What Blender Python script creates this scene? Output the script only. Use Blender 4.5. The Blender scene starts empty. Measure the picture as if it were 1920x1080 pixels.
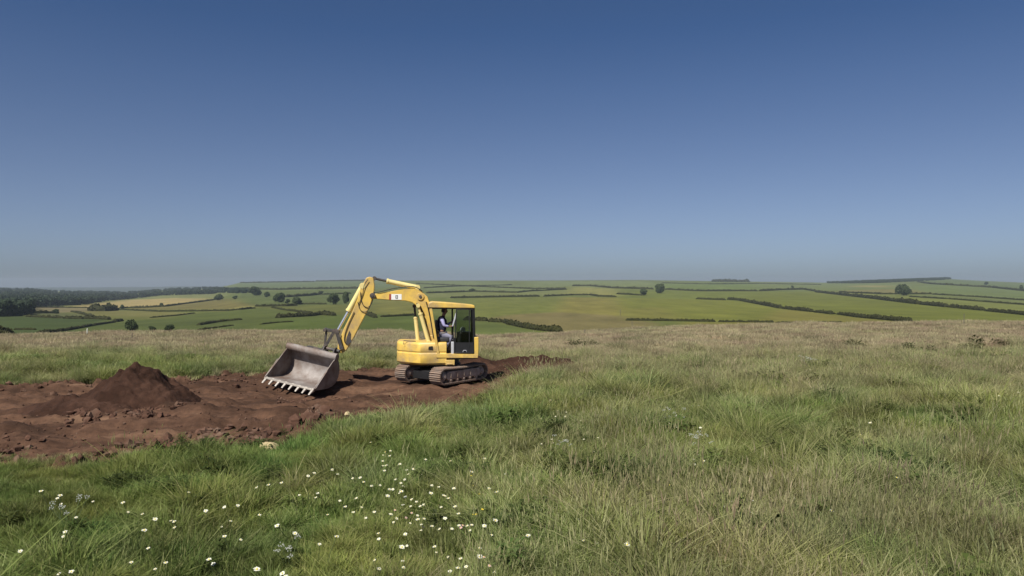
import bpy, bmesh, math, random
import numpy as np
from mathutils import Vector, Matrix

# ------------------------------------------------------------------ camera, world, sun
FP, HZ, CX, CAMZ = 1387.0, 530.0, 960.0, 3.5      # focal in photo pixels, horizon row, centre column, eye height
S = bpy.context.scene
COL = S.collection
cam = bpy.data.objects.new('camera', bpy.data.cameras.new('camera'))
COL.objects.link(cam)
cam.location = (0, 0, CAMZ)
cam.rotation_euler = (math.radians(90), 0, 0)
cam.data.sensor_width = 36
cam.data.lens = FP / 1920 * 36
cam.data.shift_y = -10 / 1920
cam.data.clip_start = 0.1
cam.data.clip_end = 40000
S.camera = cam

SUN_TRAVEL = Vector((0.50, 0.87, 0)).normalized()
SUN_EL = math.radians(50)
to_sun = Vector((-SUN_TRAVEL.x * math.cos(SUN_EL), -SUN_TRAVEL.y * math.cos(SUN_EL), math.sin(SUN_EL)))
W = bpy.data.worlds.new('World'); S.world = W
W.use_nodes = True
nt = W.node_tree; nt.nodes.clear()
sky = nt.nodes.new('ShaderNodeTexSky'); sky.sky_type = 'NISHITA'; sky.sun_disc = False
sky.sun_elevation = SUN_EL
sky.sun_rotation = math.atan2(to_sun.x, to_sun.y)
sky.air_density = 0.5; sky.dust_density = 0.9; sky.ozone_density = 6.0
hs = nt.nodes.new('ShaderNodeHueSaturation'); 
# summer haze in the sky itself: paler and greyer toward the horizon
wtc = nt.nodes.new('ShaderNodeTexCoord'); wsp = nt.nodes.new('ShaderNodeSeparateXYZ'); nt.links.new(wtc.outputs['Generated'], wsp.inputs[0])
for sock, z1, v0, v1 in (('Saturation', 0.32, 0.72, 1.06), ('Value', 0.25, 0.87, 1.0)):
    mr = nt.nodes.new('ShaderNodeMapRange'); mr.inputs['From Max'].default_value = z1; mr.inputs['To Min'].default_value = v0; mr.inputs['To Max'].default_value = v1
    nt.links.new(wsp.outputs['Z'], mr.inputs['Value']); nt.links.new(mr.outputs[0], hs.inputs[sock])

bg = nt.nodes.new('ShaderNodeBackground'); bg.inputs['Strength'].default_value = 0.067
wo = nt.nodes.new('ShaderNodeOutputWorld')
nt.links.new(sky.outputs[0], hs.inputs['Color']); nt.links.new(hs.outputs[0], bg.inputs[0]); nt.links.new(bg.outputs[0], wo.inputs[0])
sd_ = bpy.data.lights.new('sun', 'SUN'); sd_.energy = 5.0; sd_.angle = math.radians(0.5); sd_.color = (1.0, 0.95, 0.86)
sun = bpy.data.objects.new('sun', sd_); COL.objects.link(sun)
sun.rotation_euler = to_sun.to_track_quat('Z', 'Y').to_euler()
S.view_settings.view_transform = 'Standard'; S.view_settings.look = 'None'
S.view_settings.gamma = 1; S.view_settings.exposure = 0.45
S.cycles.use_denoising = True
S.cycles.max_bounces = 6; S.cycles.transparent_max_bounces = 12; S.cycles.volume_bounces = 1
S.cycles.sample_clamp_indirect = 4

rng = np.random.default_rng(7)
random.seed(7)

# ------------------------------------------------------------------ helpers
def srgb(r, g, b):
    f = lambda c: (c / 255 / 12.92) if c / 255 <= 0.04045 else ((c / 255 + 0.055) / 1.055) ** 2.4
    return (f(r), f(g), f(b), 1)

def vnoise(x, y, seed=0):
    """value noise in 0..1 on arrays"""
    x = np.asarray(x, float); y = np.asarray(y, float)
    xi = np.floor(x).astype(np.int64); yi = np.floor(y).astype(np.int64)
    xf = x - xi; yf = y - yi
    u = xf * xf * (3 - 2 * xf); v = yf * yf * (3 - 2 * yf)
    def h(a, b):
        n = (a * 374761393 + b * 668265263 + seed * 974634777) & 0xffffffff
        n = ((n ^ (n >> 13)) * 1274126177) & 0xffffffff
        return ((n ^ (n >> 16)) & 0xffff) / 65535.0
    return (h(xi, yi) * (1 - u) + h(xi + 1, yi) * u) * (1 - v) + (h(xi, yi + 1) * (1 - u) + h(xi + 1, yi + 1) * u) * v

def fbm(x, y, octv=4, seed=0):
    s = 0; a = 0.5; t = 0
    for i in range(octv):
        s = s + a * vnoise(x * 2 ** i, y * 2 ** i, seed + i * 17); t += a; a *= 0.5
    return s / t

def sstep(a, b, x):
    t = np.clip((np.asarray(x, float) - a) / (b - a), 0, 1)
    return t * t * (3 - 2 * t)

def tag(o, label=None, cat=None, group=None, kind=None):
    if label: o['label'] = label
    if cat: o['category'] = cat
    if group: o['group'] = group
    if kind: o['kind'] = kind
    return o

def empty(name, loc=(0, 0, 0), rz=0.0):
    o = bpy.data.objects.new(name, None); COL.objects.link(o)
    o.location = loc; o.rotation_euler = (0, 0, rz); o.empty_display_size = 0.3
    return o

def link_mesh(name, me, parent=None, coll=None):
    o = bpy.data.objects.new(name, me); (coll or COL).objects.link(o)
    if parent: o.parent = parent
    return o

def np_mesh(name, verts, faces, mats=(), smooth=False, attrs=None, mat_idx=None):
    """verts Nx3, faces list of arrays (each MxK) """
    me = bpy.data.meshes.new(name)
    verts = np.asarray(verts, np.float32)
    me.vertices.add(len(verts)); me.vertices.foreach_set('co', verts.ravel())
    loops = np.concatenate([f.ravel() for f in faces]).astype(np.int32)
    sizes = np.concatenate([np.full(len(f), f.shape[1]) for f in faces]).astype(np.int32)
    starts = np.concatenate([[0], np.cumsum(sizes)[:-1]]).astype(np.int32)
    me.loops.add(len(loops)); me.loops.foreach_set('vertex_index', loops)
    me.polygons.add(len(sizes)); me.polygons.foreach_set('loop_start', starts)
    if mat_idx is not None: me.polygons.foreach_set('material_index', np.asarray(mat_idx, np.int32))
    me.update(calc_edges=True)
    me.polygons.foreach_set('use_smooth', np.full(len(sizes), smooth))
    for m in mats: me.materials.append(m)
    for k, (typ, dat) in (attrs or {}).items():
        a = me.attributes.new(k, typ, 'POINT')
        if typ == 'FLOAT': a.data.foreach_set('value', np.asarray(dat, np.float32))
        elif typ == 'INT': a.data.foreach_set('value', np.asarray(dat, np.int32))
        elif typ == 'FLOAT_VECTOR': a.data.foreach_set('vector', np.asarray(dat, np.float32).ravel())
        elif typ == 'FLOAT_COLOR': a.data.foreach_set('color', np.asarray(dat, np.float32).ravel())
    me.update()
    return me

class MB:
    """collects shapes, links them as ONE mesh object"""
    def __init__(self): self.v = []; self.f = []; self.mi = []
    def add(self, vs, fs, mi=0):
        n = len(self.v); self.v += [tuple(p) for p in vs]
        for q in fs: self.f.append([i + n for i in q]); self.mi.append(mi)
        return self
    def box(self, a, b, mi=0):
        (x0, y0, z0), (x1, y1, z1) = a, b
        x0, x1 = min(x0, x1), max(x0, x1); y0, y1 = min(y0, y1), max(y0, y1); z0, z1 = min(z0, z1), max(z0, z1)
        vs = [(x0,y0,z0),(x1,y0,z0),(x1,y1,z0),(x0,y1,z0),(x0,y0,z1),(x1,y0,z1),(x1,y1,z1),(x0,y1,z1)]
        return self.add(vs, [(3,2,1,0),(4,5,6,7),(0,1,5,4),(1,2,6,5),(2,3,7,6),(3,0,4,7)], mi)
    def bar(self, p0, p1, w, h, mi=0, up=(0, 0, 1)):
        p0 = Vector(p0); p1 = Vector(p1); d = (p1 - p0).normalized(); u = Vector(up)
        if abs(d.dot(u)) > 0.95: u = Vector((1, 0, 0))
        s = d.cross(u).normalized(); t = s.cross(d).normalized()
        c = [(-1,-1),(1,-1),(1,1),(-1,1)]
        vs = [p + s * (a * w / 2) + t * (b * h / 2) for p in (p0, p1) for a, b in c]
        return self.add(vs, [(3,2,1,0),(4,5,6,7),(0,1,5,4),(1,2,6,5),(2,3,7,6),(3,0,4,7)], mi)
    def cyl(self, p0, p1, r0, r1=None, n=16, mi=0):
        r1 = r0 if r1 is None else r1
        p0 = Vector(p0); p1 = Vector(p1); d = (p1 - p0).normalized()
        u = Vector((0, 0, 1)) if abs(d.z) < 0.9 else Vector((1, 0, 0))
        s = d.cross(u).normalized(); t = s.cross(d).normalized()
        vs = [p + (s * math.cos(2*math.pi*i/n) + t * math.sin(2*math.pi*i/n)) * r for p, r in ((p0, r0), (p1, r1)) for i in range(n)]
        fs = [(i, (i+1) % n, n + (i+1) % n, n + i) for i in range(n)] + [list(range(n-1, -1, -1)), list(range(n, 2*n))]
        return self.add(vs, fs, mi)
    def tube(self, pts, r, n=8, mi=0):
        pts = [Vector(p) for p in pts]; vs = []; fs = []
        rr = r if isinstance(r, (list, tuple)) else [r] * len(pts)
        for i, p in enumerate(pts):
            d = (pts[min(i+1, len(pts)-1)] - pts[max(i-1, 0)]).normalized()
            u = Vector((0, 1, 0)) if abs(d.y) < 0.9 else Vector((1, 0, 0))
            s = d.cross(u).normalized(); t = s.cross(d).normalized()
            vs += [p + (s * math.cos(2*math.pi*k/n) + t * math.sin(2*math.pi*k/n)) * rr[i] for k in range(n)]
        for i in range(len(pts) - 1):
            fs += [(i*n+k, i*n+(k+1) % n, (i+1)*n+(k+1) % n, (i+1)*n+k) for k in range(n)]
        fs += [list(range(n-1, -1, -1)), [(len(pts)-1)*n + k for k in range(n)]]
        return self.add(vs, fs, mi)
    def prism(self, poly, l0, l1, mi=0):
        """poly of (x,z), extruded along y"""
        n = len(poly)
        vs = [(x, l0, z) for x, z in poly] + [(x, l1, z) for x, z in poly]
        fs = [list(range(n)), list(range(2*n-1, n-1, -1))] + [(i, i+n, (i+1) % n + n, (i+1) % n) for i in range(n)]
        return self.add(vs, fs, mi)
    def prismz(self, poly, z0, z1, mi=0):
        n = len(poly)
        vs = [(x, y, z0) for x, y in poly] + [(x, y, z1) for x, y in poly]
        fs = [list(range(n-1, -1, -1)), list(range(n, 2*n))] + [(i, (i+1) % n, (i+1) % n + n, i+n) for i in range(n)]
        return self.add(vs, fs, mi)
    def build(self, name, mats, parent=None, bevel=0.0, smooth=True, angle=35, xf=None):
        me = bpy.data.meshes.new(name)
        vs = self.v if xf is None else [tuple(xf @ Vector(p)) for p in self.v]
        me.from_pydata(vs, [], self.f); me.update()
        bm = bmesh.new(); bm.from_mesh(me); bmesh.ops.recalc_face_normals(bm, faces=bm.faces); bm.to_mesh(me); bm.free()
        for m in (mats if isinstance(mats, (list, tuple)) else [mats]): me.materials.append(m)
        me.polygons.foreach_set('material_index', self.mi)
        if smooth:
            me.polygons.foreach_set('use_smooth', [True] * len(me.polygons))
            me.set_sharp_from_angle(angle=math.radians(angle))
        o = link_mesh(name, me, parent)
        if bevel:
            b = o.modifiers.new('bevel', 'BEVEL'); b.width = bevel; b.segments = 2; b.limit_method = 'ANGLE'; b.angle_limit = math.radians(40)
            b.harden_normals = False
        return o

def new_mat(name):
    m = bpy.data.materials.new(name); m.use_nodes = True
    t = m.node_tree; p = t.nodes['Principled BSDF']
    return m, t, p

def ramp(t, stops):
    r = t.nodes.new('ShaderNodeValToRGB'); e = r.color_ramp.elements
    while len(e) < len(stops): e.new(0.5)
    for k, (p, c) in zip(e, stops): k.position = p; k.color = c if len(c) == 4 else (*c, 1)
    return r

def noise(t, scale, detail=6, rough=0.6, coord='Object'):
    tc = t.nodes.new('ShaderNodeTexCoord'); n = t.nodes.new('ShaderNodeTexNoise')
    n.inputs['Scale'].default_value = scale; n.inputs['Detail'].default_value = detail; n.inputs['Roughness'].default_value = rough
    t.links.new(tc.outputs[coord], n.inputs['Vector'])
    return n

def plain(name, c, rough=0.5, metal=0.0, var=0.25, scale=6.0, dirt=None, dirt_amt=0.5, bump=0.0, spec=0.5):
    """one surface colour with noise variation, optional second 'dirt' colour in patches"""
    m, t, p = new_mat(name)
    n = noise(t, scale)
    r = ramp(t, [(0.3, tuple(x * (1 - var) for x in c[:3])), (0.7, tuple(min(1, x * (1 + var)) for x in c[:3]))])
    t.links.new(n.outputs['Fac'], r.inputs['Fac'])
    out = r.outputs['Color']
    if dirt:
        n2 = noise(t, scale * 0.6, 8, 0.7); r2 = ramp(t, [(0.55 - dirt_amt * 0.3, (0, 0, 0)), (0.75 - dirt_amt * 0.2, (1, 1, 1))])
        t.links.new(n2.outputs['Fac'], r2.inputs['Fac'])
        mx = t.nodes.new('ShaderNodeMix'); mx.data_type = 'RGBA'
        t.links.new(r2.outputs['Color'], mx.inputs['Factor']); t.links.new(out, mx.inputs['A']); mx.inputs['B'].default_value = (*dirt[:3], 1)
        out = mx.outputs['Result']
    t.links.new(out, p.inputs['Base Color'])
    p.inputs['Roughness'].default_value = rough; p.inputs['Metallic'].default_value = metal
    p.inputs['Specular IOR Level'].default_value = spec
    if bump:
        nb = noise(t, scale * 4, 8); b = t.nodes.new('ShaderNodeBump'); b.inputs['Strength'].default_value = bump
        b.inputs['Distance'].default_value = 0.03
        t.links.new(nb.outputs['Fac'], b.inputs['Height']); t.links.new(b.outputs['Normal'], p.inputs['Normal'])
    return m

# ------------------------------------------------------------------ terrain functions (world space)
PXK = [-1500, 0, 240, 500, 750, 900, 1050, 1180, 1420, 1700, 1920, 3400]
CRK = [632, 629, 622, 620, 622, 631, 625, 616, 607, 604, 601, 598]       # crest of the near meadow
SKX = [-1500, 0, 60, 110, 240, 330, 400, 425, 450, 600, 700, 1000, 1200, 1330, 1550, 1620, 1700, 1775, 1800, 1850, 1920, 3400]
SKY = [545, 542, 542, 546, 548, 542, 540, 536, 530, 527.5, 526, 526, 525, 527, 530, 528, 525, 522.5, 524.5, 527, 530, 530]
YC, YV, YH, YB = 64.0, 260.0, 5000.0, 634.0
def row_far(Y, px):
    u = np.clip(np.log(np.maximum(Y, YV) / YV) / math.log(YH / YV), 0, 1)
    s = np.interp(px, SKX, SKY)
    return s + (YB - s) * (1 - u) ** 1.5
def near_z(X, Y):
    Yc = np.maximum(Y, 12.0)
    px = CX + X / Yc * FP
    zc = CAMZ - 0.16 - (np.interp(px, PXK, CRK) - HZ) * YC / FP
    return zc * sstep(26, YC + 6, Y) + (fbm(X * 0.35, Y * 0.35, 3, 3) - 0.5) * 0.28 + (vnoise(X * 1.4, Y * 1.4, 4) - 0.5) * 0.22 * sstep(34, 20, Y) + (vnoise(X * 3.1, Y * 3.1, 6) - 0.5) * 0.14 * sstep(34, 20, Y)
def ground_z(X, Y):
    X = np.asarray(X, float); Y = np.asarray(Y, float)
    Yp = np.maximum(Y, 12.0); px = CX + X / Yp * FP
    zn = near_z(X, np.minimum(Y, YC))
    zv = CAMZ - (YB - HZ) * YV / FP
    t = np.clip((Y - YC) / (YV - YC), 0, 1)
    zm = zn + (zv - zn) * (0.25 * t * t * (3 - 2 * t) + 0.75 * t)
    zf = CAMZ - (row_far(Y, px) - HZ) * Y / FP
    zb = zf - np.maximum(Y - YH, 0) * 0.03
    return np.where(Y < YC, zn, np.where(Y < YV, zm, zb))
def far_point(px, py):
    """ground point of the far valley side seen at this row and column"""
    s = float(np.interp(px, SKX, SKY)); u = 1 - (max(py - s, 0.02) / (YB - s)) ** (1 / 1.5)
    Y = YV * math.exp(max(u, 0.0) * math.log(YH / YV)); X = (px - CX) / FP * Y
    return X, Y, float(ground_z(X, Y))

def pix0(px, py, z=0.0):
    Y = (CAMZ - z) * FP / (py - HZ); return ((px - CX) / FP * Y, Y)
SOILPX = [(-260,723),(0,722),(120,718),(300,712),(400,704),(480,699),(560,691),(640,689),(740,688),(880,686),(1000,683),(1060,685),(1085,690),
          (1040,701),(985,710),(945,730),(905,754),(850,768),(790,773),(740,781),(690,793),(640,804),(600,807),(570,818),(500,832),(420,842),
          (340,852),(260,862),(180,871),(80,876),(0,878),(-260,886)]
SOIL = np.array([pix0(*p) for p in SOILPX])
def inside(poly, X, Y):
    X = np.asarray(X, float); r = np.zeros(X.shape, bool); n = len(poly)
    for i in range(n):
        x0, y0 = poly[i]; x1, y1 = poly[(i + 1) % n]
        if y0 == y1: continue
        c = ((y0 > Y) != (y1 > Y)) & (X < (x1 - x0) * (Y - y0) / (y1 - y0) + x0)
        r ^= c
    return r
def soil_sd(X, Y):
    X = np.asarray(X, float); Y = np.asarray(Y, float); d = np.full(X.shape, 1e9)
    for i in range(len(SOIL)):
        a = SOIL[i]; b = SOIL[(i + 1) % len(SOIL)]; e = b - a
        t = np.clip(((X - a[0]) * e[0] + (Y - a[1]) * e[1]) / (e @ e), 0, 1)
        d = np.minimum(d, np.hypot(X - a[0] - t * e[0], Y - a[1] - t * e[1]))
    d = np.where(inside(SOIL, X, Y), -d, d)
    return d + (fbm(X * 1.3, Y * 1.3, 3, 21) - 0.5) * 1.1

def dryness(X, Y):
    """0 lush green .. 1 straw"""
    n = fbm(X * 0.20, Y * 0.20, 3, 41); n2 = fbm(X * 0.7, Y * 0.7, 3, 55)
    right = sstep(-0.30, 0.25, X / np.maximum(Y, 6))
    d = 0.10 + 0.24 * right + 0.05 * right * sstep(12, 24, Y) + 0.22 * sstep(15, 24, Y) * (1 - 0.6 * right) + 0.16 * right * sstep(25, 36, Y) + sstep(32, 43, Y) * (0.72 - 0.30 * right)
    q = 1 - 0.55 * sstep(34, 46, Y)
    return np.clip(d + (n - 0.5) * 0.7 * q + (n2 - 0.5) * 0.45 * q, 0, 1)

# ------------------------------------------------------------------ field patches of the valley (traced at their real ground position)
FIELDS = [
 ([(-400,640),(-400,592),(0,592),(60,594),(205,599),(180,611),(120,621),(60,640)], (70,84,52)),
 ([(60,640),(120,621),(175,611),(215,605),(370,588),(478,577),(620,570),(700,570),(700,600),(520,640)], (86,97,56)),
 ([(60,640),(120,621),(215,605),(300,600),(460,598),(480,640)], (82,93,56)),
 ([(150,595),(150,586),(365,587),(300,598),(205,599)], (104,108,66)),
 ([(130,584),(215,582),(300,584),(365,587),(282,594),(180,592)], (112,112,74)),
 ([(55,585),(55,574),(130,576),(225,577),(172,583),(108,587)], (122,116,96)),
 ([(60,594),(60,586),(108,587),(150,588),(175,594),(120,597)], (92,98,70)),
 ([(120,576),(240,562),(330,559),(395,560),(330,572),(260,577),(180,578)], (158,146,112)),
 ([(240,560),(300,555),(400,551),(440,552),(395,560),(330,559)], (118,124,88)),
 ([(225,580),(260,577),(330,572),(410,561),(480,560),(478,572),(430,579),(300,581)], (112,108,72)),
 ([(290,583),(430,579),(478,572),(482,574),(430,583)], (138,136,92)),
 ([(430,560),(430,548),(560,546),(700,544),(700,570),(480,574)], (92,104,68)),
 ([(470,575),(620,571),(700,571),(700,590),(600,590),(530,582)], (100,106,64)),
 ([(500,640),(520,600),(700,586),(800,590),(920,600),(905,640)], (84,98,54)),
 ([(700,590),(700,562),(790,566),(800,590)], (112,114,68)),
 ([(430,545),(440,530),(700,526),(760,534),(700,543)], (100,114,88)),
 ([(780,545),(780,530),(900,528),(1060,540),(1000,548),(900,548)], (108,120,86)),
 ([(780,558),(780,549),(960,549),(1065,543),(1072,553),(900,558)], (112,120,82)),
 ([(880,595),(880,560),(1010,557),(1060,558),(1045,585),(960,592)], (108,116,66)),
 ([(1040,585),(1060,557),(1150,558),(1165,575),(1170,600),(1060,598)], (124,121,72)),
 ([(880,602),(960,590),(1045,585),(1160,592),(1240,608),(1060,640),(1048,622),(1005,618),(950,606)], (118,112,82)),
 ([(880,640),(880,600),(945,604),(1005,618),(1060,640)], (96,108,66)),
 ([(1060,552),(1075,537),(1150,541),(1160,551),(1155,557),(1106,553)], (132,134,88)),
 ([(1155,557),(1160,550),(1230,543),(1310,546),(1420,546),(1530,548),(1400,564),(1306,561)], (106,116,62)),
 ([(1150,558),(1306,561),(1360,563),(1400,566),(1465,579),(1420,604),(1172,601),(1165,575)], (112,118,60)),
 ([(1172,600),(1180,580),(1240,575),(1280,600)], (116,117,66)),
 ([(1280,640),(1280,604),(1420,604),(1520,600),(1600,640)], (122,120,70)),
 ([(1465,579),(1523,585),(1611,596),(1690,603),(1600,640),(1420,604)], (120,118,68)),
 ([(1400,565),(1420,548),(1530,547),(1644,561),(1844,583),(1960,594),(2300,625),(1690,640),(1690,603),(1611,595),(1523,585)], (106,114,58)),
 ([(1530,548),(1652,551),(1706,555),(1960,575),(1960,594),(1844,582),(1644,561)], (112,120,72)),
 ([(1706,555),(1747,551),(1960,566),(1960,574)], (104,114,76)),
 ([(1573,548),(1600,540),(1720,541),(1747,551),(1652,551)], (120,118,84)),
 ([(1700,541),(1744,532),(1860,539),(1960,550),(1960,566),(1747,551)], (104,118,82)),
 ([(1720,527),(1775,523),(1850,527),(1960,535),(1960,548),(1860,539),(1744,532)], (98,112,82)),
 ([(1420,545),(1420,531),(1600,530),(1720,532),(1720,541),(1530,545)], (106,118,80)),
 ([(1590,538),(1600,535),(1660,535),(1680,539)], (138,136,100)),
 ([(1225,542),(1240,530),(1420,530),(1420,545)], (102,118,72)),
 ([(1000,541),(1000,528),(1200,527),(1240,531),(1225,542),(1150,540),(1075,536)], (112,124,90)),
]

# ------------------------------------------------------------------ ground sheet
def build_ground():
    tx = np.concatenate([np.linspace(-2100, -120, 70), np.arange(-110, 2031, 5.0), np.linspace(2040, 4000, 70)])
    t = (tx - CX) / FP
    ys = np.concatenate([np.linspace(-14, 5.8, 22), np.geomspace(6, YC, 210), np.geomspace(YC * 1.012, 300, 50),
                         np.geomspace(304, 5000, 330), np.linspace(5100, 6500, 8)])
    T, Yg = np.meshgrid(t, ys); X = T * np.maximum(Yg, 12.0)
    Z = ground_z(X, Yg)
    sd = np.full(X.shape, 9.0); k = (Yg > 8) & (Yg < 45)
    sd[k] = soil_sd(X[k], Yg[k])
    Z = Z - sstep(0.10, -0.35, sd) * 1.1
    # colours
    dr = dryness(X, Yg)
    lush = np.array(srgb(82, 90, 46)[:3]); straw = np.array(srgb(128, 120, 94)[:3]); olive = np.array(srgb(104, 106, 66)[:3])
    d3 = dr[..., None]
    c = np.where(d3 < 0.5, lush + (olive - lush) * d3 * 2, olive + (straw - olive) * (d3 - 0.5) * 2)
    c = c * (0.8 + 0.4 * fbm(X * 0.5, Yg * 0.9, 4, 5))[..., None]
    PX = CX + T * FP; PY = row_far(Yg, PX)
    base = np.array(srgb(100, 110, 66)[:3])
    cf = np.broadcast_to(base, c.shape).copy()
    wx = (fbm(X * 0.02, Yg * 0.006, 3, 8) - 0.5) * 1.2
    for poly, col in FIELDS:
        m = inside(poly, PX, PY + wx * 0.6) & (Yg > 200)
        cf[m] = np.array(srgb(*col)[:3])
    for _ in range(3):
        q = np.pad(cf, ((1, 1), (2, 2), (0, 0)), mode='edge')
        cf = sum(q[i:i + cf.shape[0], j:j + cf.shape[1]] for i in (0, 1, 2) for j in (0, 1, 2, 3, 4)) / 15
    streak = 0.80 + 0.40 * fbm(X * 0.03, Yg * 0.010, 5, 9)
    cf = cf * np.array([0.71, 0.67, 0.50]) * streak[..., None]
    far = sstep(YC + 5, YC + 25, Yg)[..., None]
    c = c * (1 - far) + cf * far
    n, mcol = X.shape
    idx = np.arange(n * mcol).reshape(n, mcol)
    f = np.stack([idx[:-1, :-1], idx[:-1, 1:], idx[1:, 1:], idx[1:, :-1]], -1).reshape(-1, 4)
    col = np.concatenate([c.reshape(-1, 3), np.ones((n * mcol, 1))], 1)
    m, tr, p = new_mat('meadow_and_fields')
    at = tr.nodes.new('ShaderNodeAttribute'); at.attribute_name = 'Col'
    nz = noise(tr, 0.8, 8, 0.65); rp = ramp(tr, [(0.3, (0.78, 0.78, 0.76)), (0.7, (1.18, 1.18, 1.16))])
    tr.links.new(nz.outputs['Fac'], rp.inputs['Fac'])
    mx = tr.nodes.new('ShaderNodeMix'); mx.data_type = 'RGBA'; mx.blend_type = 'MULTIPLY'; mx.inputs['Factor'].default_value = 1
    tr.links.new(at.outputs['Color'], mx.inputs['A']); tr.links.new(rp.outputs['Color'], mx.inputs['B'])
    tcf = tr.nodes.new('ShaderNodeTexCoord'); mpf = tr.nodes.new('ShaderNodeMapping'); mpf.inputs['Scale'].default_value = (0.05, 0.012, 0.05); tr.links.new(tcf.outputs['Object'], mpf.inputs['Vector'])
    nf = tr.nodes.new('ShaderNodeTexNoise'); nf.inputs['Scale'].default_value = 1.0; nf.inputs['Detail'].default_value = 7; nf.inputs['Roughness'].default_value = 0.7; tr.links.new(mpf.outputs[0], nf.inputs['Vector'])
    rf = ramp(tr, [(0.32, (0.80, 0.82, 0.78)), (0.68, (1.18, 1.16, 1.18))]); tr.links.new(nf.outputs['Fac'], rf.inputs['Fac'])
    m2 = tr.nodes.new('ShaderNodeMix'); m2.data_type = 'RGBA'; m2.blend_type = 'MULTIPLY'; m2.inputs['Factor'].default_value = 1
    tr.links.new(mx.outputs['Result'], m2.inputs['A']); tr.links.new(rf.outputs['Color'], m2.inputs['B'])
    tr.links.new(m2.outputs['Result'], p.inputs['Base Color']); p.inputs['Roughness'].default_value = 0.95
    p.inputs['Specular IOR Level'].default_value = 0.1
    me = np_mesh('ground', np.stack([X, Yg, Z], -1).reshape(-1, 3), [f], [m], True, {'Col': ('FLOAT_COLOR', col)})
    o = link_mesh('ground', me); tag(o, 'rolling meadow and patchwork of valley fields', 'ground', kind='structure')
build_ground()

def build_far_hills():
    px = np.linspace(-1500, 3400, 320)
    ys = np.array([6600, 7600, 8600, 9400, 10200])
    top = np.interp(px, [-1500, 0, 100, 200, 330, 420, 520, 700, 3400], [540, 538.5, 538.5, 538.0, 537.5, 537.5, 540, 545, 545])
    top = top + (fbm(px * 0.012, px * 0, 3, 77) - 0.5) * 2.2
    V = []
    for Y, k in zip(ys, (14, 7, 3, 0.8, 0)):
        z = CAMZ - (top + k - HZ) * Y / FP
        V.append(np.stack([(px - CX) / FP * Y, np.full(px.shape, Y), z], -1))
    V = np.array(V); n, m = V.shape[:2]; idx = np.arange(n * m).reshape(n, m)
    f = np.stack([idx[:-1, :-1], idx[:-1, 1:], idx[1:, 1:], idx[1:, :-1]], -1).reshape(-1, 4)
    mt = plain('far_hill_green', srgb(50, 58, 46), 0.95, var=0.3, scale=0.003, spec=0.1)
    o = link_mesh('hills', np_mesh('hills', V.reshape(-1, 3), [f], [mt], True))
    tag(o, 'low blue distant plain on the left horizon', 'hills', kind='structure')
build_far_hills()

# ------------------------------------------------------------------ dug earth strip
def soil_surface(X, Y):
    sd = soil_sd(X, Y)
    pit = np.exp(-(((X + 6.6) / 2.3) ** 2 + ((Y - 24.7) / 1.2) ** 2))
    base = -0.10 - 0.36 * pit
    n = (fbm(X * 1.1, Y * 1.1, 4, 61) - 0.5) * 0.30 + (fbm(X * 5, Y * 5, 3, 62) - 0.5) * 0.11 + np.abs(fbm(X * 2.3, Y * 2.3, 3, 66) - 0.5) * 0.22
    # ruts that follow the strip
    q = Y - (0.16 * X + 21.5)
    rut = (np.sin(q * 4.2 + fbm(X * 0.2, Y * 0.2, 2, 63) * 3) * 0.075 + (fbm(X * 0.35, q * 4.0, 3, 68) - 0.5) * 0.30) * sstep(0, -1.0, sd)
    bank = np.exp(-((sd + 0.35) / 0.35) ** 2) * (0.20 * fbm(X * 1.7, Y * 1.7, 3, 64))
    rough = 1 - 0.78 * np.exp(-(((X + 2.4) / 2.3) ** 2 + ((Y - 26.9) / 2.3) ** 2))
    rough = rough * (1 - 0.6 * pit)
    n = n * (0.5 + 0.75 * sstep(-1.3, -0.3, sd)); bank = bank + np.exp(-((sd + 0.4) / 0.5) ** 2) * (np.abs(fbm(X * 4, Y * 4, 4, 69) - 0.5) * 0.5 - 0.06)
    return base + (n + rut) * rough + bank - sstep(-0.05, 0.5, sd) * 0.75 + near_z(X, Y) * 0.9
SOIL_M = None
def soil_material():
    m, t, p = new_mat('red_brown_soil')
    n1 = noise(t, 0.5, 8, 0.65); n2 = noise(t, 5.0, 10, 0.7)
    r1 = ramp(t, [(0.30, srgb(52, 38, 30)), (0.45, srgb(70, 51, 40)), (0.58, srgb(92, 69, 55)), (0.72, srgb(116, 92, 74))])
    r2 = ramp(t, [(0.3, (0.62, 0.62, 0.62)), (0.72, (1.3, 1.28, 1.24))])
    mp = t.nodes.new('ShaderNodeMapping'); mp.inputs['Rotation'].default_value = (0, 0, -0.15); mp.inputs['Scale'].default_value = (0.35, 1.6, 1)
    t.links.new(n1.inputs['Vector'].links[0].from_socket, mp.inputs['Vector']); t.links.new(mp.outputs[0], n1.inputs['Vector'])
    t.links.new(n1.outputs['Fac'], r1.inputs['Fac']); t.links.new(n2.outputs['Fac'], r2.inputs['Fac'])
    mx = t.nodes.new('ShaderNodeMix'); mx.data_type = 'RGBA'; mx.blend_type = 'MULTIPLY'; mx.inputs['Factor'].default_value = 1
    t.links.new(r1.outputs['Color'], mx.inputs['A']); t.links.new(r2.outputs['Color'], mx.inputs['B'])
    t.links.new(mx.outputs['Result'], p.inputs['Base Color'])
    p.inputs['Roughness'].default_value = 0.95; p.inputs['Specular IOR Level'].default_value = 0.15
    b = t.nodes.new('ShaderNodeBump'); b.inputs['Strength'].default_value = 0.8; b.inputs['Distance'].default_value = 0.06
    n3 = noise(t, 7.0, 10, 0.75); t.links.new(n3.outputs['Fac'], b.inputs['Height']); t.links.new(b.outputs['Normal'], p.inputs['Normal'])
    return m
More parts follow.
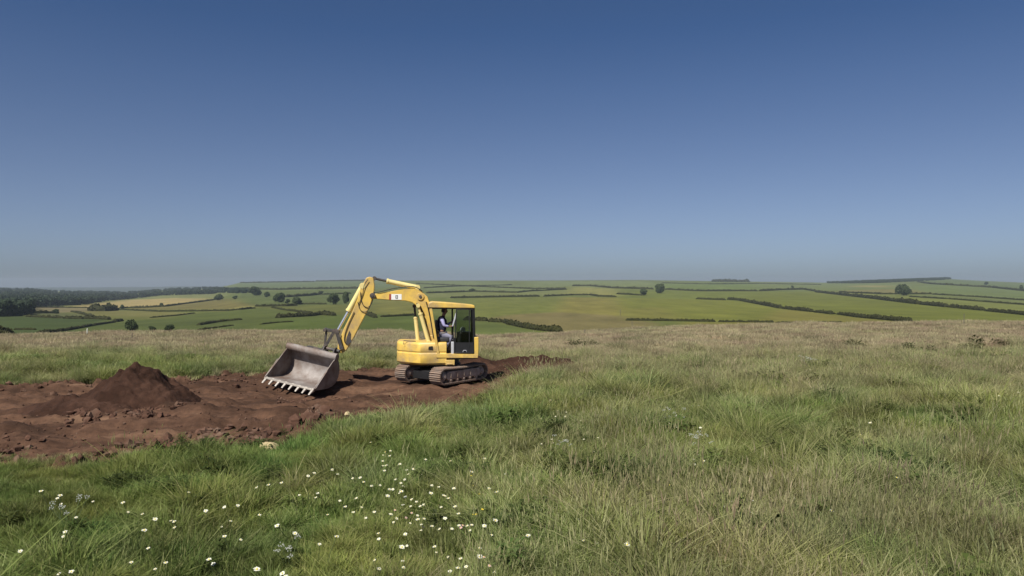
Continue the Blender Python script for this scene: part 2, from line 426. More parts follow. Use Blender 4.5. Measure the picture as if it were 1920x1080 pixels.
def dark_soil():
    m = soil_material(); m.name = 'damp_dark_soil'
    r = [n for n in m.node_tree.nodes if n.type == 'VALTORGB'][0].color_ramp.elements
    for e, c in zip(r, ((42, 28, 22), (52, 35, 27), (64, 45, 36), (80, 58, 47))): e.color = srgb(*c)
    return m
def build_soil():
    global SOIL_M
    SOIL_M = soil_material()
    xs = np.arange(-25, 4.6, 0.055); ys = np.arange(12.5, 34, 0.06)
    X, Y = np.meshgrid(xs, ys); Z = soil_surface(X, Y)
    n, m = X.shape; idx = np.arange(n * m).reshape(n, m)
    f = np.stack([idx[:-1, :-1], idx[:-1, 1:], idx[1:, 1:], idx[1:, :-1]], -1).reshape(-1, 4)
    sd = soil_sd(X, Y).ravel(); keep = (sd[f] < 0.65).any(1); f = f[keep]
    used = np.unique(f); rem = np.full(n * m, -1); rem[used] = np.arange(len(used))
    V = np.stack([X, Y, Z], -1).reshape(-1, 3)[used]
    o = link_mesh('dirt_track', np_mesh('dirt_track', V, [rem[f]], [SOIL_M], True))
    tag(o, 'strip of bare red brown earth stripped of turf', 'earth', kind='structure')
build_soil()

def heap(name, label, cx, cy, rx, ry, h, rot, seed, peak=1.0, lump=0.25, group=None):
    n = 90; u = np.linspace(-1.25, 1.25, n); U, V = np.meshgrid(u, u)
    ang = np.arctan2(V, U); rr = np.hypot(U, V) / (1 + (vnoise(ang * 1.6 + 9, ang * 0 + seed, seed) - 0.5) * 0.4)
    z = np.clip(1 - rr, -0.3, 1) ** 1.0
    z = np.where(z > 0, np.abs(z) ** peak, z) * h
    wx = U * rx; wy = V * ry
    c, s = math.cos(rot), math.sin(rot); X = cx + wx * c - wy * s; Y = cy + wx * s + wy * c
    z = z + ((fbm(X * 2.2, Y * 2.2, 4, seed + 2) - 0.5) * lump + (fbm(X * 8, Y * 8, 2, seed + 5) - 0.5) * lump * 0.35) * sstep(1.2, 0.6, rr) * h
    Z = soil_surface(np.clip(X, -24, 4), np.clip(Y, 13, 33)) * 0.6 - 0.06 + z
    idx = np.arange(n * n).reshape(n, n)
    f = np.stack([idx[:-1, :-1], idx[:-1, 1:], idx[1:, 1:], idx[1:, :-1]], -1).reshape(-1, 4)
    me = np_mesh(name, np.stack([X - cx, Y - cy, Z], -1).reshape(-1, 3), [f], [DARK_SOIL], True)
    o = link_mesh(name, me); o.location = (cx, cy, 0)
    return tag(o, label, 'soil heap', group)
DARK_SOIL = dark_soil()
heap('dirt_mound', 'tall pointed mound of dark brown soil left of the excavator', -11.3, 22.2, 1.85, 1.5, 1.30, 0.0, 11, 0.92, 0.42)
heap('dirt_mound', 'low spread heap of loose soil at the left foot of the tall mound', -12.35, 21.3, 1.7, 1.2, 0.46, 0.2, 14, 0.8, 0.6)
heap('dirt_mound', 'low dark ridge of dug soil on the right behind the excavator tracks', 0.55, 30.3, 2.6, 1.0, 0.62, 0.03, 19, 0.7, 0.5)
heap('dirt_mound', 'brown bank of soil directly behind the excavator cab', -1.4, 30.2, 1.5, 0.9, 0.62, -0.1, 23, 0.7, 0.35)

# clods
def build_clods():
    bm = bmesh.new(); bmesh.ops.create_icosphere(bm, subdivisions=1, radius=1); bv = np.array([v.co[:] for v in bm.verts]); bf = np.array([[v.index for v in f.verts] for f in bm.faces]); bm.free()
    P = []
    def at_px(px, py, n, sx, sy, s0, s1):
        for _ in range(n):
            x, y = pix0(px + random.gauss(0, sx), py + random.gauss(0, sy)); P.append((x, y, random.uniform(s0, s1) * random.choice((0.6, 0.8, 1, 1.3))))
    for c in [(590,785,150,20,13,.03,.15),(480,815,140,22,10,.03,.15),(400,822,120,26,9,.03,.14),(300,838,90,30,8,.03,.12),(190,860,80,26,8,.03,.12),(150,775,120,28,12,.03,.11),(270,778,60,26,4,.04,.14),
              (265,765,50,22,6,.03,.09),(250,735,120,36,22,.02,.07),(150,765,90,35,14,.03,.10),(330,760,20,20,5,.04,.1),(840,760,30,30,6,.03,.09),(760,768,35,26,5,.03,.09),
              (430,710,70,35,5,.03,.09),(340,715,40,30,4,.03,.08),(60,728,40,50,5,.03,.1),(200,720,30,40,4,.03,.1),(650,780,14,10,5,.04,.09),
              (1000,693,50,30,4,.03,.1),(1050,686,70,20,4,.04,.16),(1000,672,60,40,5,.04,.14),(930,672,30,30,4,.04,.12),(950,705,30,20,8,.03,.09),(30,830,40,40,14,.03,.09),(560,745,40,30,6,.03,.09),(660,742,20,20,5,.03,.07)]: at_px(*c)
    for _ in range(1500):
        px = random.uniform(-150, 1060); py = random.uniform(690, 880); x, y = pix0(px, py); P.append((x, y, random.uniform(.012, .05)))
    P = np.array(P); P = P[(soil_sd(P[:, 0], P[:, 1]) < 0.15)]
    V = []; F = []
    Z = soil_surface(P[:, 0], P[:, 1])
    for i, (x, y, s) in enumerate(P):
        r = 1 + rng.uniform(-0.5, 0.42, (len(bv), 1)); a = rng.uniform(0, 6.28); sc = np.array([1, rng.uniform(.6, 1), rng.uniform(.55, 1.0)])
        q = bv * r * sc; q = np.stack([q[:, 0] * math.cos(a) - q[:, 1] * math.sin(a), q[:, 0] * math.sin(a) + q[:, 1] * math.cos(a), q[:, 2]], 1) * s
        V.append(q + [x, y, Z[i] + s * 0.3]); F.append(bf + i * len(bv))
    m = plain('clod_soil', srgb(80, 58, 47), 0.95, var=0.45, scale=2.2, dirt=srgb(116, 96, 82), dirt_amt=0.2, bump=0.5, spec=0.15)
    o = link_mesh('soil_clods', np_mesh('soil_clods', np.concatenate(V), [np.concatenate(F)], [m], False))
    tag(o, 'scattered clods and crumbs of turned earth', 'soil clods', kind='stuff')
build_clods()

def stone(px, py, sx, sy, sz, label, seed):
    x, y = pix0(px, py); r = np.random.default_rng(seed)
    bm = bmesh.new(); bmesh.ops.create_icosphere(bm, subdivisions=3, radius=1)
    for v in bm.verts:
        k = 1 + 0.28 * (float(fbm(v.co.x * 1.3 + seed, v.co.y * 1.3 + v.co.z * 1.7, 3, seed)) - 0.5) * 2
        v.co = Vector((v.co.x * sx * k, v.co.y * sy * k, v.co.z * sz * k))
    me = bpy.data.meshes.new('stone'); bm.to_mesh(me); bm.free(); me.materials.append(STONE_M)
    me.polygons.foreach_set('use_smooth', [True] * len(me.polygons))
    o = link_mesh('stone', me); o.location = (x, y, float(ground_z(x, y)) + sz * 0.35)
    return tag(o, label, 'stone')
STONE_M = plain('pale_stone', srgb(176, 158, 124), 0.9, var=0.2, scale=3, bump=0.5, spec=0.2)
stone(503, 838, .23, .16, .14, 'large pale buff stone at the lower edge of the bare earth', 3)
stone(651, 781, .08, .07, .10, 'small upright pale stone in the bare earth below the bucket', 5)
stone(688, 804, .34, .18, .05, 'flat pale patch of stone in grass right of the buff stone', 8)

# ------------------------------------------------------------------ foliage material and trees
def leaf_mat(name, a, b, scale=0.6):
    m, t, p = new_mat(name)
    n = noise(t, scale, 4); r = ramp(t, [(0.3, a), (0.7, b)])
    t.links.new(n.outputs['Fac'], r.inputs['Fac']); t.links.new(r.outputs['Color'], p.inputs['Base Color'])
    p.inputs['Roughness'].default_value = 0.8; p.inputs['Specular IOR Level'].default_value = 0.2
    tr = t.nodes.new('ShaderNodeBsdfTranslucent'); t.links.new(r.outputs['Color'], tr.inputs['Color'])
    ms = t.nodes.new('ShaderNodeMixShader'); ms.inputs[0].default_value = 0.2
    t.links.new(p.outputs[0], ms.inputs[1]); t.links.new(tr.outputs[0], ms.inputs[2])
    t.links.new(ms.outputs[0], t.nodes['Material Output'].inputs['Surface'])
    return m
LEAF = leaf_mat('tree_leaf', (0.030, 0.046, 0.018, 1), (0.072, 0.094, 0.036, 1))
HEDGE = leaf_mat('hedge_leaf', (0.020, 0.023, 0.006, 1), (0.044, 0.044, 0.011, 1), 0.4)
WOOD = leaf_mat('wood_leaf', (0.020, 0.034, 0.018, 1), (0.038, 0.056, 0.026, 1), 0.05)
BARK = plain('bark', (0.09, 0.07, 0.05), 0.9, var=0.3, scale=3)

def leaf_cloud(r, n, lobes, size):
    """n leaf quads spread through ellipsoid lobes (cx,cy,cz,rx,ry,rz)"""
    L = np.array(lobes); w = L[:, 3] * L[:, 4] + L[:, 3] * L[:, 5]; k = r.choice(len(L), n, p=w / w.sum()); L = L[k]
    d = r.normal(size=(n, 3)); d /= np.linalg.norm(d, axis=1)[:, None]
    rad = r.uniform(0.35, 1.0, (n, 1)) ** 0.45
    c = L[:, :3] + d * rad * L[:, 3:6]
    nrm = d + r.normal(size=(n, 3)) * 0.55; nrm /= np.linalg.norm(nrm, axis=1)[:, None]
    a = np.cross(nrm, r.normal(size=(n, 3))); a /= np.linalg.norm(a, axis=1)[:, None]; b = np.cross(nrm, a)
    s = size * r.uniform(0.6, 1.4, (n, 1))
    V = np.stack([c - a * s, c - b * s * 0.7, c + a * s, c + b * s * 0.7], 1).reshape(-1, 3)
    return V, np.arange(n * 4).reshape(n, 4)

def crown_mesh(seed, bushy, n=1500, size=0.055, mat=None):
    r = np.random.default_rng(seed); z0 = 0.42 if bushy else 0.56; lob = []
    for i in range(11):
        a = r.uniform(0, 6.28); q = r.uniform(0.05, 0.30); zz = z0 + r.uniform(-0.24, 0.24)
        rr = r.uniform(0.15, 0.25); lob.append((math.cos(a) * q, math.sin(a) * q, zz, rr, rr, rr * r.uniform(.75, 1.0)))
    lob.append((0, 0, z0 + 0.02, 0.34, 0.34, 0.32))
    V, F = leaf_cloud(r, n, lob, size)
    zmax = V[:, 2].max(); zmin = V[:, 2].min(); lo = 0.0 if bushy else 0.2
    V[:, 2] = lo + (V[:, 2] - zmin) / (zmax - zmin) * (1 - lo); V[:, :2] /= max(np.abs(V[:, :2]).max() * 2, 1e-6)
    return np_mesh('crown', V, [F], [mat or LEAF], False)
def trunk_mesh(seed):
    r = random.Random(seed); mb = MB()
    mb.tube([(0, 0, -0.04), (0.01, 0, 0.15), (-0.01, 0.01, 0.35), (0, 0, 0.6)], [0.045, 0.034, 0.026, 0.012], 8)
    for k in range(4):
        a = k * 1.6 + r.uniform(-.4, .4); mb.tube([(0, 0, 0.25 + k * .05), (math.cos(a) * .12, math.sin(a) * .12, 0.45), (math.cos(a) * .24, math.sin(a) * .24, 0.6)], [0.018, 0.012, 0.005], 5)
    me = bpy.data.meshes.new('trunk'); me.from_pydata(mb.v, [], mb.f); me.materials.append(BARK); return me
CROWNS = [crown_mesh(100 + i, True) for i in range(6)]; TRUNKS = [trunk_mesh(i) for i in range(3)]
_tn = [0]
def tree(px, py, wpx, hpx, label, group=None, name='tree', cat='tree'):
    x, y, z = far_point(px, py); w = wpx * y / FP; h = hpx * y / FP; i = _tn[0]; _tn[0] += 1
    e = empty(name, (x, y, z - 0.02 * h), (i * 1.7) % 6.28); tag(e, label, cat, group)
    c = link_mesh('crown', CROWNS[i % 6], e); c.scale = (w * 1.08, w * 1.08, h * 1.06)
    t = link_mesh('trunk', TRUNKS[i % 3], e); t.scale = (h, h, h)
TREES = [
 (248,621,26,22,'large round bush tree in the valley, leftmost of three on the meadow crest','three bushes beyond the crest'),
 (285,622,16,11,'smallest middle bush of the three dark bushes beyond the meadow crest','three bushes beyond the crest'),
 (317,621,20,13,'dark round bush, rightmost of three bushes beyond the meadow crest','three bushes beyond the crest'),
 (229,580,9,9,'small dark tree at the left end of the pale straw field','trees round the straw field'),
 (303,575,7,7,'tiny lone tree on the lower hedge of the pale straw field','trees round the straw field'),
 (105,588,12,9,'small bushy tree on hedge beside the dark wood at far left','trees round the straw field'),
 (410,563,20,12,'broad dark tree at the right tip of the pale straw field','trees round the straw field'),
 (441,561,11,7,'low dark bush right of the straw field tip',None),
 (480,554,26,17,'grey green broad tree, leftmost of the spinney left of the excavator arm','spinney left of the excavator arm'),
 (501,557,13,10,'small tree between the broad trees of the spinney','spinney left of the excavator arm'),
 (524,567,26,18,'tallest pale grey green tree of the spinney left of the arm','spinney left of the excavator arm'),
 (540,569,11,9,'small dark tree in the middle right of the spinney','spinney left of the excavator arm'),
 (556,571,26,14,'dark low tree at the right end of the spinney','spinney left of the excavator arm'),
 (625,571,25,22,'dark dense tree just left of the excavator arm','pair of trees beside the arm'),
 (648,569,18,22,'narrower dark tree closest behind the excavator arm','pair of trees beside the arm'),
 (885,547,14,6,'low bush on a hedge above the excavator cab',None),
 (1237,550,21,18,'round dark tree, taller of the pair on the middle hillside','pair of trees on the middle hillside'),
 (1206,554,17,13,'lower squarish tree, left of the pair on the middle hillside','pair of trees on the middle hillside'),
 (1695,554,31,21,'broad domed dark tree alone on the right hillside',None),
 (1486,542,6,7,'tiny far tree on a hedge line right of centre',None),
 (1849,534,8,6,'tiny tree high on the right skyline slope',None),
 (1915,545,9,11,'small tree at the right edge of the picture',None),
 (602,551,10,6,'tiny bush on hedge above the spinney left of the excavator',None),
]
for t_ in TREES: tree(t_[0], t_[1], t_[2], t_[3], t_[4], t_[5])

# ------------------------------------------------------------------ hedges
def hedge(pts, thick, label, seed, name='hedge', group='hedges between the fields'):
    r = np.random.default_rng(seed); P = []
    for (x0, y0), (x1, y1) in zip(pts[:-1], pts[1:]):
        n = max(2, int(abs(x1 - x0) / 1.2)); P += [(x0 + (x1 - x0) * i / n, y0 + (y1 - y0) * i / n) for i in range(n)]
    P.append(pts[-1]); P = np.array([far_point(*q) for q in P]); n = len(P)
    ym = P[:, 1].mean(); h0 = 1.2 * thick * ym / FP; o0 = P[n // 2].copy()
    tan = np.gradient(P, axis=0); tan[:, 2] = 0; tan /= np.linalg.norm(tan, axis=1)[:, None] + 1e-9
    side = np.stack([-tan[:, 1], tan[:, 0], tan[:, 2] * 0], 1)
    u = np.arange(n) * 0.45; hh = h0 * (0.6 + 0.8 * fbm(u, u * 0 + seed, 3, seed)) * np.minimum(1, 0.45 + np.minimum(np.arange(n), np.arange(n)[::-1]) * 0.4)
    wid = h0 * 0.55 + 0.3
    prof = [(-1, -0.15), (-1.05, 0.45), (-0.7, 0.88), (0, 1.0), (0.7, 0.88), (1.05, 0.45), (1, -0.15)]
    V = np.stack([P + side * (a * wid * (0.8 + 0.5 * r.random((n, 1)))) + np.array([0, 0, 1.0]) * (b * hh)[:, None] * (0.85 + 0.3 * r.random((n, 1))) for a, b in prof], 1)
    k = len(prof); idx = np.arange(n * k).reshape(n, k)
    F = np.stack([idx[:-1, :-1], idx[:-1, 1:], idx[1:, 1:], idx[1:, :-1]], -1).reshape(-1, 4)
    caps = np.array([idx[0], idx[-1][::-1]])
    # leaf tufts over the hull
    m = n * 7; i = r.integers(0, n, m); a = r.uniform(-1.1, 1.1, m); c = P[i] + side[i] * (a * wid)[:, None]
    c[:, 2] += hh[i] * np.sqrt(np.clip(1.25 - a * a, 0, 1)) * r.uniform(0.5, 1.15, m); s = h0 * 0.20 * r.uniform(.6, 1.5, (m, 1))
    d1 = r.normal(size=(m, 3)); d1 /= np.linalg.norm(d1, axis=1)[:, None]; d2 = np.cross(d1, r.normal(size=(m, 3))); d2 /= np.linalg.norm(d2, axis=1)[:, None]
    LV = np.stack([c - d1 * s, c - d2 * s, c + d1 * s, c + d2 * s], 1).reshape(-1, 3); LF = np.arange(m * 4).reshape(m, 4) + n * k
    VV = np.concatenate([V.reshape(-1, 3), LV]) - o0
    o = link_mesh(name, np_mesh(name, VV, [F, caps, LF], [HEDGE], False)); o.location = tuple(o0)
    return tag(o, label, 'hedge', group)
HEDGES = [
 ([(872,600.5),(913,602)],5,'short dark hedge just right of the excavator cab, first of three pieces'),
 ([(919,603.5),(941,604.5)],5,'short hedge piece second from the cab'),
 ([(946,604),(954,608),(981,614),(1008,619),(1050,623)],7,'thick dark hedge running down to the meadow crest right of the cab'),
 ([(1174,601),(1250,602),(1341,603.5)],3.4,'long straight brown green hedge low at centre just above the crest'),
 ([(1347,604),(1451,605)],3,'straight hedge continuing right along the crest past a gap'),
 ([(1455,605),(1579,604.5)],1.8,'faint thin hedge on the crest right of the straight hedges'),
 ([(1306,561),(1360,563)],2.6,'short thin hedge at the left start of the middle diagonal hedge line'),
 ([(1366,562),(1387,563.6),(1420,570),(1465,578.5)],4.2,'upper left piece of the middle diagonal hedge line'),
 ([(1469,579),(1523,585)],4.6,'second piece of the middle diagonal hedge line, after a small gap'),
 ([(1530,586),(1562,589.4)],4.6,'short third piece of the middle diagonal hedge line, between two gaps'),
 ([(1572,589.5),(1611,595.3),(1687,602.4),(1706,603.5)],5.4,'lowest piece of the middle diagonal hedge line, meeting the crest'),
 ([(1530,548),(1644,561),(1722,570.5)],4.2,'upper piece of the right diagonal hedge line'),
 ([(1726,571),(1776,576)],5,'short middle piece of the right diagonal hedge line, below the domed tree'),
 ([(1780,576.5),(1844,582.6)],5,'third piece of the right diagonal hedge line'),
 ([(1850,583.5),(1990,598)],5,'last piece of the right diagonal hedge line, leaving at the right edge'),
 ([(1073,536.5),(1106,536),(1149,540.5),(1225,542.5)],2.4,'far hedge above the pale field left of the tree pair'),
 ([(1247,543),(1306,546),(1420,546)],2.4,'far hedge running right from the round tree of the pair'),
 ([(1424,546),(1465,544),(1508,543),(1530,546.5)],2.6,'far hedge humped over the rise right of centre'),
 ([(780,532),(900,538),(1003,542),(1062,542)],1.8,'far thin hedge above the cab roof toward the centre'),
 ([(800,550),(885,547),(970,549),(989,546.6),(1062,543)],2.2,'wavy far hedge just above the cab roof'),
 ([(845,559),(900,558),(1011,556)],2.6,'hedge level with the cab roof reaching right'),
 ([(1020,556),(1073,553.6),(1106,553.3),(1122,556),(1155,557)],2.4,'hedge under the pale field left of the tree pair'),
 ([(1157,551.5),(1203,554)],2.4,'short hedge joining the lower tree of the pair from the left'),
 ([(1573,548),(1652,551.5),(1747,551.5)],2.2,'thin hedge passing under the domed tree'),
 ([(1749,552),(1830,557),(1990,568)],2.2,'thin hedge right of the domed tree sloping to the right edge'),
 ([(1706,556.5),(1779,561),(1990,577)],2.2,'second thin hedge below the domed tree sloping right'),
 ([(1720,528.5),(1744,532.5),(1860,539.5),(1990,553)],2.6,'high hedge descending from the skyline wood to the right edge'),
 ([(1240,531),(1330,533),(1420,532),(1540,534)],1.2,'very thin far hedge below the skyline right of centre'),
 ([(72,625.5),(120,620.5),(175,610.5),(215,604.5)],3.4,'diagonal hedge in the valley at lower left'),
 ([(214,604),(228,602)],4.5,'small bushy hedge end right of the lower left diagonal hedge'),
 ([(50,594),(90,596),(120,597)],3.5,'hedge at the foot of the dark wood, left piece'),
 ([(122,597.5),(155,598)],4,'hedge at the foot of the dark wood, middle piece'),
 ([(159,597.5),(205,599.5)],5,'thick bushy hedge piece at the right end of the row below the wood'),
 ([(135,584.5),(155,589),(177,595)],3,'short slanting hedge below the wood'),
 ([(50,587),(108,587.5)],3.6,'hedge along the right foot of the wood'),
 ([(170,583),(192,583.5),(216,582)],9,'tall bushy hedge clump below the straw field'),
 ([(57,576.5),(120,577),(170,578)],1.8,'thin hedge below the wood edge'),
 ([(218,580.5),(300,584.5),(430,583),(478,578)],2.2,'thin hedge curving below the straw field to the spinney'),
 ([(225,578),(260,577.5),(310,575),(387,564.5),(412,561.5)],2.4,'hedge along the lower right side of the straw field'),
 ([(282,596),(330,592),(365,587.5)],1.6,'faint hedge in the green field above the three bushes'),
 ([(372,610),(412,603.5),(452,599.5)],3,'upper of two short slanting hedges right of the three bushes'),
 ([(372,619),(437,610.5)],2,'lower of two short slanting hedges right of the three bushes'),
 ([(27,618.5),(68,618.5)],2.6,'short flat hedge in the field at far left'),
 ([(-30,629),(22,629)],10,'low dark bush row at the left edge on the meadow crest'),
 ([(478,575),(536,574),(556,573)],3,'hedge under the spinney'),
 ([(510,577),(533,581.5),(585,588)],2.6,'hedge slanting right below the spinney'),
 ([(520,596),(580,593),(602,590),(627,592)],5.5,'thick dark hedge left of the excavator arm'),
 ([(489,608.5),(521,605),(549,603.5)],1.8,'faint thin hedge above the bucket'),
 ([(560,570.5),(612,570.5)],2.2,'thin straight hedge joining the spinney and the dense tree'),
 ([(536,557.5),(580,554.5),(602,552)],3.4,'hedge rising right above the spinney'),
 ([(605,552.5),(658,550.5)],1.8,'thin hedge above the dense tree beside the arm'),
 ([(438,541.5),(467,542.5),(520,543.5),(564,542.5),(690,541)],2.6,'long far hedge high on the left hill'),
 ([(450,530.7),(590,528.4)],1.6,'skyline hedge on the left hill'),
 ([(592,527.8),(690,526.5)],1.8,'skyline hedge left of the arm top'),
 ([(715,594.5),(777,591.5)],3,'hedge seen under the raised boom'),
 ([(683,588),(704,596)],4.5,'short dark strip in place of a hedge shadow, just right of the stick'),  # dark strip modelled where only the shadow of a hedge lies
 ([(795,540),(860,537),(960,534.5)],1.4,'very thin far hedge just right of the boom cylinder'),
 ([(1335,528.2),(1405,529)],3.6,'dark strip of far trees on the skyline right of centre'),
]
for i, (p_, th, lb) in enumerate(HEDGES): hedge(p_, th, lb, 300 + i)

# ------------------------------------------------------------------ instanced stuff (far woods, grass)
def scatter(name, label, cat, pts, rot, scl, idx, variants, attrs=None):
    col = bpy.data.collections.new(name + '_variants')
    for v in variants: col.objects.link(v)
    at = {'rot': ('FLOAT_VECTOR', rot), 'scl': ('FLOAT_VECTOR', scl), 'idx': ('INT', idx)}
    at.update(attrs or {})
    me = bpy.data.meshes.new(name); me.vertices.add(len(pts)); me.vertices.foreach_set('co', np.asarray(pts, np.float32).ravel())
    for k, (typ, dat) in at.items():
        a = me.attributes.new(k, typ, 'POINT')
        a.data.foreach_set('vector' if typ == 'FLOAT_VECTOR' else 'value', np.asarray(dat, np.int32 if typ == 'INT' else np.float32).ravel())
    o = link_mesh(name, me); tag(o, label, cat, kind='stuff')
    g = bpy.data.node_groups.new(name, 'GeometryNodeTree')
    g.interface.new_socket('Geometry', in_out='INPUT', socket_type='NodeSocketGeometry'); g.interface.new_socket('Geometry', in_out='OUTPUT', socket_type='NodeSocketGeometry')
    N = g.nodes; gi = N.new('NodeGroupInput'); go = N.new('NodeGroupOutput'); ip = N.new('GeometryNodeInstanceOnPoints')
    ci = N.new('GeometryNodeCollectionInfo'); ci.inputs['Collection'].default_value = col; ci.inputs['Separate Children'].default_value = True; ci.inputs['Reset Children'].default_value = True
    def na(nm, typ):
        q = N.new('GeometryNodeInputNamedAttribute'); q.data_type = typ; q.inputs['Name'].default_value = nm; return q.outputs['Attribute']
    er = N.new('FunctionNodeEulerToRotation')
    L = g.links.new
    L(gi.outputs[0], ip.inputs['Points']); L(ci.outputs[0], ip.inputs['Instance']); ip.inputs['Pick Instance'].default_value = True
    L(na('idx', 'INT'), ip.inputs['Instance Index']); L(na('rot', 'FLOAT_VECTOR'), er.inputs[0]); L(er.outputs[0], ip.inputs['Rotation'])
    L(na('scl', 'FLOAT_VECTOR'), ip.inputs['Scale']); L(ip.outputs[0], go.inputs[0])
    md = o.modifiers.new('scatter', 'NODES'); md.node_group = g
    return o

def wood_variants(tagname):
    out = []
    for i in range(4): out.append(bpy.data.objects.new(f'{tagname}_{i}', crown_mesh(500 + i, True, 420, 0.10, WOOD)))
    return out
def build_wood(name, label, poly, n, hmin, hmax, seed):
    r = np.random.default_rng(seed); P = np.array(poly, float); lo, hi = P.min(0), P.max(0)
    q = r.uniform(lo, hi, (n * 4, 2)); q = q[inside(poly, q[:, 0], q[:, 1])][:n]
    edge = []
    for i in range(len(P)):
        a, b = P[i], P[(i + 1) % len(P)]; m = int(np.hypot(*(b - a)) / 2.2)
        edge += [tuple(a + (b - a) * r.random()) for _ in range(m)]
    q = np.concatenate([q, np.array(edge)])
    W3 = np.array([far_point(*k) for k in q]); m = len(W3)
    h = r.uniform(hmin, hmax, m); w = h * r.uniform(0.8, 1.25, m)
    rot = np.stack([np.zeros(m), np.zeros(m), r.uniform(0, 6.28, m)], 1)
    W3[:, 2] -= h * 0.05
    return scatter(name, label, 'wood', W3, rot, np.stack([w, w, h], 1), r.integers(0, 4, m), wood_variants(name))
build_wood('woodland', 'dark wood covering the low hill at the far left',
           [(-120,596),(-120,545),(0,544),(50,544),(100,549),(240,551),(330,543.5),(400,541.5),(422,545),(400,551),(300,554),(240,561),(200,564),(150,572),(60,574),(52,588),(30,593)], 1500, 11, 17, 1)
build_wood('woodland', 'thin belt of trees running right from the far left wood', [(400,548),(425,543),(460,546),(475,549),(440,550)], 60, 8, 12, 2)
build_wood('skyline_wood', 'hazy dark wood along the top of the right skyline hill', [(1552,531),(1600,529),(1640,527.4),(1700,525.2),(1775,522.8),(1783,523.8),(1745,526),(1715,527.6),(1650,530.6),(1600,531.4)], 800, 8, 15, 3)

# ------------------------------------------------------------------ meadow grass
def grass_mat():
    m, t, p = new_mat('grass_blade')
    def at(n, typ):
        a = t.nodes.new('ShaderNodeAttribute'); a.attribute_name = n; a.attribute_type = typ; return a
    dry = at('dry', 'INSTANCER'); bl = at('rnd', 'GEOMETRY'); ti = at('tint', 'INSTANCER')
    ad = t.nodes.new('ShaderNodeMath'); ad.operation = 'MULTIPLY_ADD'; ad.inputs[1].default_value = 0.55
    sb = t.nodes.new('ShaderNodeMath'); sb.operation = 'SUBTRACT'; sb.inputs[1].default_value = 0.27
    t.links.new(bl.outputs['Fac'], ad.inputs[0]); t.links.new(dry.outputs['Fac'], ad.inputs[2]); t.links.new(ad.outputs[0], sb.inputs[0])
    r = ramp(t, [(0.0, srgb(106, 123, 63)), (0.3, srgb(132, 139, 86)), (0.55, srgb(147, 149, 105)), (0.78, srgb(150, 146, 108)), (1.0, srgb(162, 151, 122))])
    t.links.new(sb.outputs[0], r.inputs['Fac'])
    mx = t.nodes.new('ShaderNodeMix'); mx.data_type = 'RGBA'; mx.blend_type = 'MULTIPLY'; mx.inputs['Factor'].default_value = 1
    t.links.new(r.outputs['Color'], mx.inputs['A']); t.links.new(ti.outputs['Fac'], mx.inputs['B'])
    hv = t.nodes.new('ShaderNodeHueSaturation'); hu = at('hue', 'INSTANCER'); t.links.new(hu.outputs['Fac'], hv.inputs['Hue']); t.links.new(mx.outputs['Result'], hv.inputs['Color'])
    t.links.new(hv.outputs['Color'], p.inputs['Base Color']); p.inputs['Roughness'].default_value = 0.6; p.inputs['Specular IOR Level'].default_value = 0.15
    tr = t.nodes.new('ShaderNodeBsdfTranslucent'); t.links.new(hv.outputs['Color'], tr.inputs['Color'])
    ms = t.nodes.new('ShaderNodeMixShader'); ms.inputs[0].default_value = 0.38
    t.links.new(p.outputs[0], ms.inputs[1]); t.links.new(tr.outputs[0], ms.inputs[2]); t.links.new(ms.outputs[0], t.nodes['Material Output'].inputs['Surface'])
    return m
GRASS = grass_mat()
def clump(name, seed, n, rad, h0, h1, w, lean, seedhead=0.0, rbias=0.0, spread=1.0):
    """one tuft: n curved blades of 3 segments"""
    r = np.random.default_rng(seed); V = []; F = []; R = []
    for i in range(n):
        a = r.uniform(0, 6.283); q = rad * math.sqrt(r.random()); bx, by = math.cos(a) * q, math.sin(a) * q
        h = r.uniform(h0, h1); la = a + r.normal() * 0.7; le = abs(r.normal()) * lean * h; ww = w * r.uniform(0.7, 1.4)
        fa = r.uniform(0, 6.283); sx, sy = math.cos(fa) * ww / 2, math.sin(fa) * ww / 2; c = 0.5 + (r.random() - 0.5) * spread; n0 = len(V)
        for k, s in enumerate((0, 0.4, 0.75)):
            d = le * s * s; x, y, z = bx + math.cos(la) * d, by + math.sin(la) * d, h * s * (1 - 0.12 * s * lean) - 0.03
            tw = 1 - 0.25 * k; V += [(x - sx * tw, y - sy * tw, z), (x + sx * tw, y + sy * tw, z)]; R += [c, c]
        V.append((bx + math.cos(la) * le, by + math.sin(la) * le, h * (1 - 0.18 * lean))); R.append(c)
        F += [(n0, n0+1, n0+3, n0+2), (n0+2, n0+3, n0+5, n0+4), (n0+4, n0+5, n0+6)]
        if r.random() < seedhead:
            tx, ty, tz = V[-1]; hl = r.uniform(.05, .10); hw = w * 1.25; n1 = len(V)
            V += [(tx, ty, tz - hl * .5), (tx + hw, ty, tz), (tx, ty + hw, tz), (tx - hw, ty, tz), (tx, ty - hw, tz), (tx + math.cos(la) * .02, ty + math.sin(la) * .02, tz + hl)]
            R += [min(1, 0.9 + rbias)] * 6
            F += [(n1, n1+2, n1+1), (n1, n1+3, n1+2), (n1, n1+4, n1+3), (n1, n1+1, n1+4), (n1+5, n1+1, n1+2), (n1+5, n1+2, n1+3), (n1+5, n1+3, n1+4), (n1+5, n1+4, n1+1)]
    me = bpy.data.meshes.new(name); me.from_pydata(V, [], F); me.materials.append(GRASS)
    at = me.attributes.new('rnd', 'FLOAT', 'POINT'); at.data.foreach_set('value', np.clip(np.array(R) + rbias, 0, 1.2).astype(np.float32))
    return bpy.data.objects.new(name, me)

